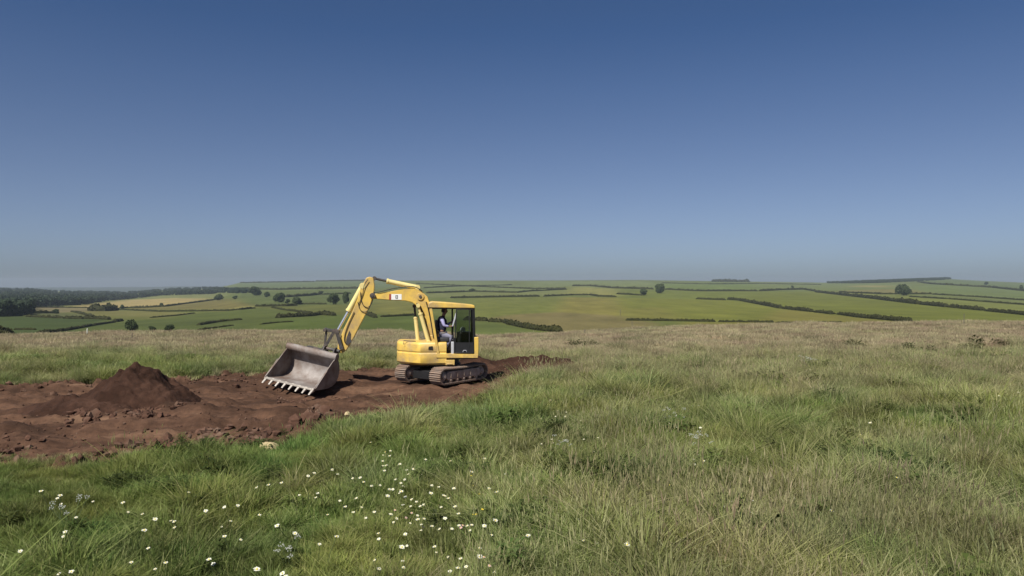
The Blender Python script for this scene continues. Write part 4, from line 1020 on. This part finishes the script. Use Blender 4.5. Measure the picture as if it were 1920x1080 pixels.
# --- stick
st = [(683,528),(687,521),(693,519),(700,521),(702.5,535),(701,552),(694,574),(680,601),(661,638),(650,656),(642,662),(633,658),(634,645),(645,616),(660,586),(671,560),(676,540)]
mb = MB(); mb.prism([LP(x, y, 0) for x, y in st], -.125, .125); stick = mb.build('stick', YEL, EX, .02)
mb = MB(); c = L3(699, 554, 0); mb.cyl(c + Vector((0, -.24, 0)), c + Vector((0, .24, 0)), .10, .10, 18); mb.cyl(c + Vector((0, .24, 0)), c + Vector((0, .26, 0)), .05, .05, 12); mb.build('pivot_pin', DRK, stick, .006)
cylinder('bucket_cylinder', L3(680, 536, .02), L3(632, 622, .02), .10, .05, .56, YEL2, CHROME)
for pts_, r_ in (([(676,548),(677,562),(682,573),(690,576),(697,568),(700,556)], .013), ([(671,566),(675,580),(683,585),(691,580),(697,566)], .012), ([(664,585),(654,606),(647,626),(646,640),(650,645)], .014), ([(700,548),(712,547),(740,540.5),(775,537.5),(792,546)], .016), ([(799,566),(803,580),(808,604),(813,634)], .020), ([(781,569),(788,574),(793,590),(800,612)], .022), ([(690,524),(683,535),(680,552),(672,572)], .013)):
    mb = MB(); pp = [L3(x, y, .155 if y > 545 and x < 702 else .19) for x, y in pts_]; sm = []
    for i in range(len(pp) - 1):
        q0, q1, q2, q3 = pp[max(i-1, 0)], pp[i], pp[i+1], pp[min(i+2, len(pp)-1)]
        for k in range(5):
            t_ = k / 5; sm.append(0.5 * ((2*q1) + (q2-q0)*t_ + (2*q0-5*q1+4*q2-q3)*t_*t_ + (3*q1-q0-3*q2+q3)*t_**3))
    sm.append(pp[-1]); mb.tube(sm, r_, 7); mb.build('hose', RUBBER, EX)
mb = MB(); mb.prism([LP(x, y, .16) for x, y in ((650,632),(655,620),(658,626),(657,634),(660,640),(652,648),(648,642))], .12, .14); mb.build('grease_patch', DRK, stick)
# --- linkage
def link(name, a, b, w, h, l, parent=EX):
    mb = MB(); A, Bp = L3(*a, l), L3(*b, l); mb.bar(A, Bp, w, h); mb.cyl(A + Vector((0, -w*.7, 0)), A + Vector((0, w*.7, 0)), h * .62, h * .62, 14); mb.cyl(Bp + Vector((0, -w*.7, 0)), Bp + Vector((0, w*.7, 0)), h * .62, h * .62, 14); return mb.build(name, DRK, parent, .006)
for l_ in (-.2, .2):
    link('rocker_link', (631, 621), (640, 652), .05, .12, l_)
    link('push_link', (628, 619), (611, 648), .05, .10, l_ * .7)
link('cross_link', (610, 618), (634, 622), .34, .10, 0)
link('push_link', (612, 620), (609, 648), .06, .07, .05)
# --- bucket
a_ = math.radians(22); wv = Vector((math.cos(a_), -math.sin(a_), 0)); mv = Vector((-math.sin(a_), -math.cos(a_), 0)); rho = math.radians(9)
wt = (wv * math.cos(rho) - Vector((0, 0, 1)) * math.sin(rho)).normalized(); ut = (Vector((0, 0, 1)) * math.cos(rho) + wv * math.sin(rho)).normalized()
Yb = 25.8; Bw = Vector(((631 - CX) / FP * Yb, Yb, CAMZ - (671 - HZ) * Yb / FP)); WB = 2.02
def bk(w, m, u): return W2L(Bw + wt * w + mv * m + ut * u)
BM = Matrix.Identity(4)
o0 = bk(0, 0, 0); ex, ey, ez = bk(1, 0, 0) - o0, bk(0, 1, 0) - o0, bk(0, 0, 1) - o0
ey *= 0.84; ez *= 0.96
BM = Matrix(((ex.x, ey.x, ez.x, o0.x), (ex.y, ey.y, ez.y, o0.y), (ex.z, ey.z, ez.z, o0.z), (0, 0, 0, 1)))
prof = [(0.02, 0.0), (-.10, -.10), (-.22, -.28), (-.28, -.50), (-.25, -.72), (-.13, -.91), (.08, -1.03), (.40, -1.08), (.80, -1.07), (1.30, -1.04)]
mb = MB(); th = .03; inn = []
for i, (m_, u_) in enumerate(prof):
    d = Vector((prof[min(i+1, len(prof)-1)][0] - prof[max(i-1, 0)][0], prof[min(i+1, len(prof)-1)][1] - prof[max(i-1, 0)][1])).normalized(); inn.append((m_ - d.y * th, u_ + d.x * th))
ring = prof + inn[::-1]; n = len(ring)
vs = [(-WB, m_, u_) for m_, u_ in ring] + [(0, m_, u_) for m_, u_ in ring]
fs = [(i, (i+1) % n, n + (i+1) % n, n + i) for i in range(n)] + [(i, i+1, n-2-i, n-1-i) for i in range(len(prof)-1)] + [(n+i, n+n-1-i, n+n-2-i, n+i+1) for i in range(len(prof)-1)]
mb.add(vs, fs); bucket = mb.build('bucket', STEEL, EX, xf=BM, angle=50)
side = [(.06, .03)] + [(m_ * 1.02, u_ * 1.01) for m_, u_ in prof[1:]] + [(1.32, -.99), (.98, -.72), (.62, -.42), (.30, -.14)]
for x0, x1 in ((-WB - .035, -WB - .002), (.002, .035)):
    mb = MB(); k = len(side); mb.add([(x0, m_, u_) for m_, u_ in side] + [(x1, m_, u_) for m_, u_ in side], [list(range(k)), list(range(2*k-1, k-1, -1))] + [(i, (i+1) % k, (i+1) % k + k, i + k) for i in range(k)])
    sp = mb.build('side_plate', STEEL, bucket, .006, xf=BM)
    e = .03 if x0 > -1 else -.03; xs_ = x1 if x0 > -1 else x0
    mb = MB(); mb.add([(xs_ + s, m_, u_) for s in (0, e) for m_, u_ in ((1.26, -.98), (1.02, -.76), (.62, -.40), (.52, -.46), (.92, -.82), (1.12, -.99))], [[0,1,2,3,4,5],[11,10,9,8,7,6]] + [(i, (i+1) % 6, (i+1) % 6 + 6, i + 6) for i in range(6)]); mb.build('wear_strip', STEEL, sp, .004, xf=BM)
mb = MB(); mb.cyl((-WB - .06, .07, .04), (.07, .07, .04), .13, .13, 24); mb.bar((-WB - .03, -.02, -.02), (.03, -.02, -.02), .10, .14); mb.build('top_tube', STEEL, bucket, .01, xf=BM)
mb = MB(); mb.bar((-WB - .03, 1.28, -1.035), (.03, 1.28, -1.035), .14, .055); mb.build('cutting_edge', TOOTH, bucket, .006, xf=BM)
for i in range(8):
    w_ = -WB + .03 + i * (WB - .06) / 7; mb = MB()
    mb.add([(w_ - .048, 1.26, -.99), (w_ + .048, 1.26, -.99), (w_ + .048, 1.24, -1.09), (w_ - .048, 1.24, -1.09), (w_ - .030, 1.52, -1.175), (w_ + .030, 1.52, -1.175), (w_ + .030, 1.52, -1.20), (w_ - .030, 1.52, -1.20)], [(0,1,2,3),(7,6,5,4),(0,4,5,1),(1,5,6,2),(2,6,7,3),(3,7,4,0)])
    mb.build('tooth', TOOTH, bucket, .006, xf=BM)
for w_ in (-.62, -.18):
    mb = MB(); k = [(.0, -.02), (-.30, -.34), (-.42, -.28), (-.40, .10), (-.22, .34), (-.06, .30), (.04, .06)]
    mb.add([(w_ + s, m_, u_) for s in (-.03, .03) for m_, u_ in k], [list(range(7)), list(range(13, 6, -1))] + [(i, (i+1) % 7, (i+1) % 7 + 7, i + 7) for i in range(7)]); mb.build('bracket', DRK, bucket, .008, xf=BM)
mb = MB(); mb.bar((-1.35, -.14, .13), (-.55, -.14, .13), .16, .10); mb.cyl((-.75, -.22, .22), (-.02, -.22, .22), .06, .06, 14); mb.build('coupler', DRK, bucket, .01, xf=BM)

# --- cab
cab_ = MB(); cab_.prism([LP(817, 663, .97), LP(818, 671, .97), LP(896, 671.5, .97), LP(897, 664, .97)], .02, .97); cab = cab_.build('cab', YEL, EX, .012)
mb = MB(); mb.prism([LP(803, 577, .97), LP(804, 568, .97), LP(811, 565.5, .97), LP(850, 568, .97), (LP(889, 572, .97)), LP(891, 578, .97)], -.02, 1.0); mb.build('roof', YEL, cab, .025)
FBn, FTn, RTn, RBn = L3(821.5, 663, .92), L3(807.5, 577.5, .92), L3(888, 578, .92), L3(890, 664, .92)
off = Vector((0, -.86, 0))
for l_ in (Vector(), off):
    mb = MB(); mb.bar(FBn + l_, FTn + l_, .09, .10, up=(0, 1, 0)); mb.build('pillar', YEL, cab, .012)
    mb = MB(); mb.bar(RBn + l_, RTn + l_, .08, .07, up=(0, 1, 0)); mb.build('pillar', BLK, cab, .008)
mb = MB(); mb.bar(FTn + Vector((0, 0, -.01)), RTn, .05, .05); mb.bar(FTn + off, RTn + off, .05, .05); mb.bar(FTn, FTn + off, .05, .05); mb.bar(RTn, RTn + off, .05, .05); mb.build('top_rail', BLK, cab, .005)
mb = MB(); q0 = L3(889, 632, .97); q1 = L3(897.5, 668, .97); mb.box((q0.x, .03, q1.z), (q1.x, .965, q0.z)); mb.build('rear_panel', YEL, cab, .02)
# door leaf with tinted glass
dl = [L3(856, 579.5, .955), L3(887, 580, .955), L3(888, 661.5, .955), L3(852, 661.5, .955)]
mb = MB()
for i in range(4): mb.bar(dl[i], dl[(i+1) % 4], .035, .055, up=(0, 1, 0))
mid = L3(880, 580, .955), L3(880, 661, .955); mb.bar(mid[0], mid[1], .03, .035, up=(0, 1, 0)); door = mb.build('door', BLK, cab, .004)
mb = MB(); lo = [L3(853.5, 642, .955), L3(888, 642, .955), L3(888, 661, .955), L3(852.5, 661, .955)]; mb.add([p + Vector((0, s, 0)) for s in (-.012, .012) for p in lo], [(0,1,2,3),(7,6,5,4),(0,4,5,1),(1,5,6,2),(2,6,7,3),(3,7,4,0)]); mb.build('lower_panel', BLK, door)
mb = MB(); mb.add([p + Vector((0, s, 0)) for s in (-.004, .004) for p in dl], [(0,1,2,3),(7,6,5,4),(0,4,5,1),(1,5,6,2),(2,6,7,3),(3,7,4,0)]); mb.build('window', GLASS, door, smooth=False)
mb = MB(); mb.tube([L3(868, 660, .98), L3(869, 657, 1.0), L3(874, 657, 1.0), L3(875, 660, .98)], .012, 6); mb.build('handle', GREY, door)
rb, rt2 = RBn + Vector((-.0, 0, .55)), RTn
mb = MB(); mb.add([rb + Vector((s, -.04, 0)) for s in (-.004, .004)] + [rt2 + Vector((s, -.04, -.03)) for s in (-.004, .004)] + [rb + off + Vector((s, .04, 0)) for s in (-.004, .004)] + [rt2 + off + Vector((s, .04, -.03)) for s in (-.004, .004)], [(0,2,6,4),(1,5,7,3),(0,1,3,2),(4,6,7,5),(0,4,5,1),(2,3,7,6)]); mb.build('rear_window', GLASS, cab, smooth=False)
mb = MB(); g0, g1 = L3(815, 634, .05), L3(890, 664, .05); mb.box((g0.x, .035, g1.z), (g1.x, .06, g0.z)); mb.build('far_side_panel', BLK, cab, .004)
mb = MB(); gx = L3(848, 640, .05).x; mb.box((gx - .03, .035, g0.z), (gx + .03, .06, FTn.z)); mb.build('pillar', BLK, cab, .004)
# interior
mb = MB(); s0, s1 = L3(818, 632, .5), L3(842, 640, .5); mb.box((s0.x, .26, s1.z), (s1.x, .74, s0.z)); sb0, sb1 = L3(815.5, 600, .5), L3(820.5, 634, .5); mb.box((sb0.x, .28, sb1.z), (sb1.x, .72, sb0.z)); mb.box((s0.x - .12, .38, L3(830, 660, .5).z), (s1.x + .12, .62, s1.z)); mb.build('operator_seat', SEATM, cab, .04)
mb = MB(); k0, k1 = L3(846, 641, .86), L3(851, 664, .86); mb.box((k0.x, .72, k1.z), (k1.x, .90, k0.z)); mb.build('kick_panel', GREY, cab, .012)
mb = MB(); c0, c1 = L3(857, 622, .4), L3(884, 662, .4); mb.box((c0.x, .15, c1.z), (c1.x, .65, c0.z)); mb.build('console', BLK, cab, .04)
mb = MB(); mm = L3(868, 618, .55); mb.cyl(mm + Vector((0, -.03, 0)), mm + Vector((0, .03, 0)), .10, .09, 20); mb.cyl(mm + Vector((0, -.01, -.25)), mm + Vector((0, -.01, -.06)), .02, .02, 8); mb.build('gauge', GREY, cab, .01)
mb = MB(); mb.tube([L3(850, 640, .64), L3(851, 622, .64), L3(850, 611, .64)], [.016, .013, .011], 8); mb.cyl(L3(850, 613, .64), L3(849.5, 606, .64), .026, .030, 12); mb.build('lever', SEATM, cab)
mb = MB(); mb.tube([L3(853, 640, .34), L3(854, 618, .34), L3(852.5, 601, .34)], [.016, .013, .011], 8); mb.cyl(L3(852.5, 604, .34), L3(852, 597, .34), .026, .030, 12); mb.build('lever', SEATM, cab)
mb = MB(); mb.bar(L3(856, 586, .90), L3(848.5, 612, .90), .05, .03, up=(0, 1, 0)); mb.build('grab_bar', GREY, cab, .008)

# ------------------------------------------------------------------ operator
SKIN = plain('skin', (0.24, 0.13, 0.09), 0.6, var=0.08, scale=12); HAIR = plain('dark_hair', (0.012, 0.010, 0.009), 0.6, var=0.3, scale=30)
VEST = plain('navy_vest', (0.012, 0.014, 0.035), 0.85, var=0.25, scale=14); SHIRT = plain('lavender_shirt', (0.30, 0.29, 0.48), 0.85, var=0.12, scale=14)
JEAN = plain('faded_jeans', (0.20, 0.20, 0.27), 0.85, var=0.18, scale=10); SHOE = plain('boot_leather', (0.05, 0.04, 0.035), 0.6, var=0.2, scale=14); BELT = plain('belt_web', (0.25, 0.22, 0.18), 0.7, var=0.1, scale=10)
def skin(name, joints, edges, mat, parent, sub=2):
    """continuous limb surface grown over a jointed skeleton; joints: (point, radius)"""
    me = bpy.data.meshes.new(name); me.from_pydata([tuple(j[0]) for j in joints], edges, []); o = link_mesh(name, me)
    sk = o.modifiers.new('skin', 'SKIN'); me.skin_vertices.new() if not me.skin_vertices else None
    for v, j in zip(me.skin_vertices[0].data, joints):
        r = j[1]; v.radius = (r, r) if not isinstance(r, tuple) else r
    me.skin_vertices[0].data[0].use_root = True
    sk.use_smooth_shade = True
    ss = o.modifiers.new('sub', 'SUBSURF'); ss.levels = sub; ss.render_levels = sub
    bpy.context.view_layer.update(); dg = bpy.context.evaluated_depsgraph_get(); ev = o.evaluated_get(dg); m2 = bpy.data.meshes.new_from_object(ev)
    o.modifiers.clear(); old = o.data; o.data = m2; bpy.data.meshes.remove(old); o.data.name = name; o.data.materials.clear(); o.data.materials.append(mat)
    o.data.polygons.foreach_set('use_smooth', [True] * len(o.data.polygons)); o.parent = parent; return o
pel = L3(829, 627, .5); base = O_ + Fv * pel.x + Lv * pel.y
PE = empty('person', (base.x, base.y, pel.z), math.pi + B_)
tag(PE, 'operator in a navy vest, lavender sleeves and faded jeans sitting in the excavator cab', 'person')
def J(px, py, l): return L3(px, py, l) - pel
hd_, nk, ch, wa, pv = J(833.5, 583, .5), J(831.5, 592, .5), J(829, 602, .5), J(828.5, 615, .5), J(829, 626, .5)
shn, eln, wrn, hnn = J(828.5, 598, .68), J(833, 611, .74), J(844.5, 612.5, .68), J(849, 611, .65)
shf, elf, wrf, hnf = J(830, 598, .32), J(838, 609, .27), J(847.5, 603, .32), J(851.5, 600, .34)
hpn, knn, ann, ton = J(830, 628, .59), J(847, 632, .64), J(831, 658, .62), J(839, 662.5, .62)
hpf, knf, anf, tof = J(830, 628, .41), J(850, 633, .38), J(840, 658, .38), J(848, 662.5, .38)
back = Vector((-.0, 0, 0))
# body: one skin surface from pelvis to head, hands and feet, fingers rooted in the palms
jn = [(pv, .13), (wa, .12), (ch, .14), (nk, .055), (hd_ + Vector((0, 0, -.05)), .075), (hd_ + Vector((0, 0, .04)), .085), (shn, .055), (eln, .042), (wrn, .028), (hnn, .034), (shf, .055), (elf, .042), (wrf, .028), (hnf, .034),
      (hpn, .085), (knn, .06), (ann, .04), (ton, .04), (hpf, .085), (knf, .06), (anf, .04), (tof, .04)]
ed = [(0,1),(1,2),(2,3),(3,4),(4,5),(2,6),(6,7),(7,8),(8,9),(2,10),(10,11),(11,12),(12,13),(0,14),(14,15),(15,16),(16,17),(0,18),(18,19),(19,20),(20,21)]
for hi, wi in ((9, 8), (13, 12)):
    h_, w_ = jn[hi][0], jn[wi][0]; d = (h_ - w_).normalized()
    for k in range(4):
        y_ = (k - 1.5) * .019; q0 = h_ + d * .02 + Vector((0, y_, .01)); q1 = q0 + d * .035 + Vector((0, 0, -.012)); q2 = q1 + Vector((.012, 0, -.03)) * (1.1 - abs(k - 1.4) * .12)
        i0 = len(jn); jn += [(q0, .010), (q1, .009), (q2, .008)]; ed += [(hi, i0), (i0, i0+1), (i0+1, i0+2)]
    s_ = -1 if hi == 9 else 1; i0 = len(jn); q0 = w_.lerp(h_, .6) + Vector((0, s_ * .03, .012)); jn += [(q0, .011), (q0 + d * .03 + Vector((0, s_ * .012, -.008)), .009)]; ed += [(hi, i0), (i0, i0+1)]
body = skin('body', jn, ed, SKIN, PE, 1)
# face: nose, ears, brow as a displaced head shell
def head_shell():
    bm = bmesh.new(); bmesh.ops.create_uvsphere(bm, u_segments=24, v_segments=16, radius=1)
    for v in bm.verts:
        x, y, z = v.co; fx = -x    # the operator looks to the rear of the boom (image right)
        r = 1.0; jaw = max(0, -z - .2); nx = x * .098 * (1 - jaw * .25); ny = y * .076 * (1 - jaw * .3); nz = z * .122
        if fx > .3:
            nx -= .022 * math.exp(-((y / .16) ** 2 + ((z + .12) / .22) ** 2))            # nose
            nx += .012 * (math.exp(-(((y - .36) / .2) ** 2 + ((z - .08) / .14) ** 2)) + math.exp(-(((y + .36) / .2) ** 2 + ((z - .08) / .14) ** 2)))   # eye sockets
            nx -= .006 * math.exp(-((y / .4) ** 2 + ((z + .48) / .08) ** 2))              # lips
            nx -= .010 * math.exp(-((y / .3) ** 2 + ((z + .85) / .15) ** 2))              # chin
        if abs(y) > .8: ny += math.copysign(.016, y) * math.exp(-((x - .1) / .22) ** 2 - (z / .28) ** 2)   # ears
        v.co = Vector((nx, ny, nz))
    me = bpy.data.meshes.new('head'); bm.to_mesh(me); bm.free(); me.materials.append(SKIN); me.polygons.foreach_set('use_smooth', [True] * len(me.polygons)); return me
h_o = link_mesh('head', head_shell(), PE); h_o.location = hd_
for s_ in (-1, 1):
    mb = MB(); mb.cyl(hd_ + Vector((-.083, s_ * .028, .010)), hd_ + Vector((-.092, s_ * .028, .010)), .011, .007, 10); mb.build('eye', INK, h_o); h_o.children[-1].matrix_parent_inverse = Matrix.Translation(-hd_)
def hair_mesh():
    bm = bmesh.new(); bmesh.ops.create_uvsphere(bm, u_segments=24, v_segments=16, radius=1)
    bmesh.ops.delete(bm, geom=[v for v in bm.verts if v.co.z < -.55 or (v.co.x < -.25 and v.co.z < .38)], context='VERTS')
    for v in bm.verts: v.co = Vector((v.co.x * .112 + .004, v.co.y * .088, v.co.z * .136 + .004)) * (1 + .03 * math.sin(v.co.y * 31 + v.co.z * 17))
    me = bpy.data.meshes.new('hair'); bm.to_mesh(me); bm.free(); me.materials.append(HAIR); me.polygons.foreach_set('use_smooth', [True] * len(me.polygons)); return me
h2 = link_mesh('hair', hair_mesh(), PE); h2.location = hd_
skin('shirt', [(ch, .10), (shn, .082), (shn.lerp(eln, .5), .068), (eln, .058), (eln.lerp(wrn, .75), .045), (shf, .082), (shf.lerp(elf, .5), .068), (elf, .058), (elf.lerp(wrf, .75), .045)], [(0,1),(1,2),(2,3),(3,4),(0,5),(5,6),(6,7),(7,8)], SHIRT, PE)
skin('vest', [(pv + Vector((0, 0, .05)), (.155, .17)), (wa, (.15, .17)), (ch, (.165, .20)), (ch + Vector((0, 0, .10)), (.12, .17)), (nk + Vector((0, 0, -.02)), .075)], [(0,1),(1,2),(2,3),(3,4)], VEST, PE)
skin('trousers', [(pv + Vector((0, 0, -.01)), .15), (hpn, .115), (hpn.lerp(knn, .6), .10), (knn, .082), (knn.lerp(ann, .5), .072), (ann, .062), (hpf, .115), (hpf.lerp(knf, .6), .10), (knf, .082), (knf.lerp(anf, .5), .072), (anf, .062)], [(0,1),(1,2),(2,3),(3,4),(4,5),(0,6),(6,7),(7,8),(8,9),(9,10)], JEAN, PE)
for a, t_ in ((ann, ton), (anf, tof)): skin('boot', [(a + Vector((.03, 0, .02)), .055), (a + Vector((.02, 0, -.03)), .058), (a.lerp(t_, .6) + Vector((0, 0, -.005)), .05), (t_ + Vector((-.02, 0, 0)), .042)], [(0,1),(1,2),(2,3)], SHOE, PE)
mb = MB(); bc = pv + Vector((0, 0, .045)); mb.tube([bc + Vector((math.cos(k * .5236) * .17, math.sin(k * .5236) * .185, .0)) for k in range(13)], .02, 6); mb.build('belt', BELT, PE)

# ------------------------------------------------------------------ haze
def build_haze():
    m = bpy.data.materials.new('haze_air'); m.use_nodes = True; t = m.node_tree; t.nodes.clear()
    v = t.nodes.new('ShaderNodeVolumePrincipled'); v.inputs['Color'].default_value = (0.52, 0.60, 0.74, 1); v.inputs['Density'].default_value = 0.00008; v.inputs['Anisotropy'].default_value = 0.1
    o = t.nodes.new('ShaderNodeOutputMaterial'); t.links.new(v.outputs[0], o.inputs['Volume'])
    mb = MB(); mb.box((-14000, -30, -130), (14000, 10600, 62)); h = mb.build('haze', m, smooth=False); tag(h, 'thin bluish summer haze over the valley', 'haze', kind='stuff')
build_haze()
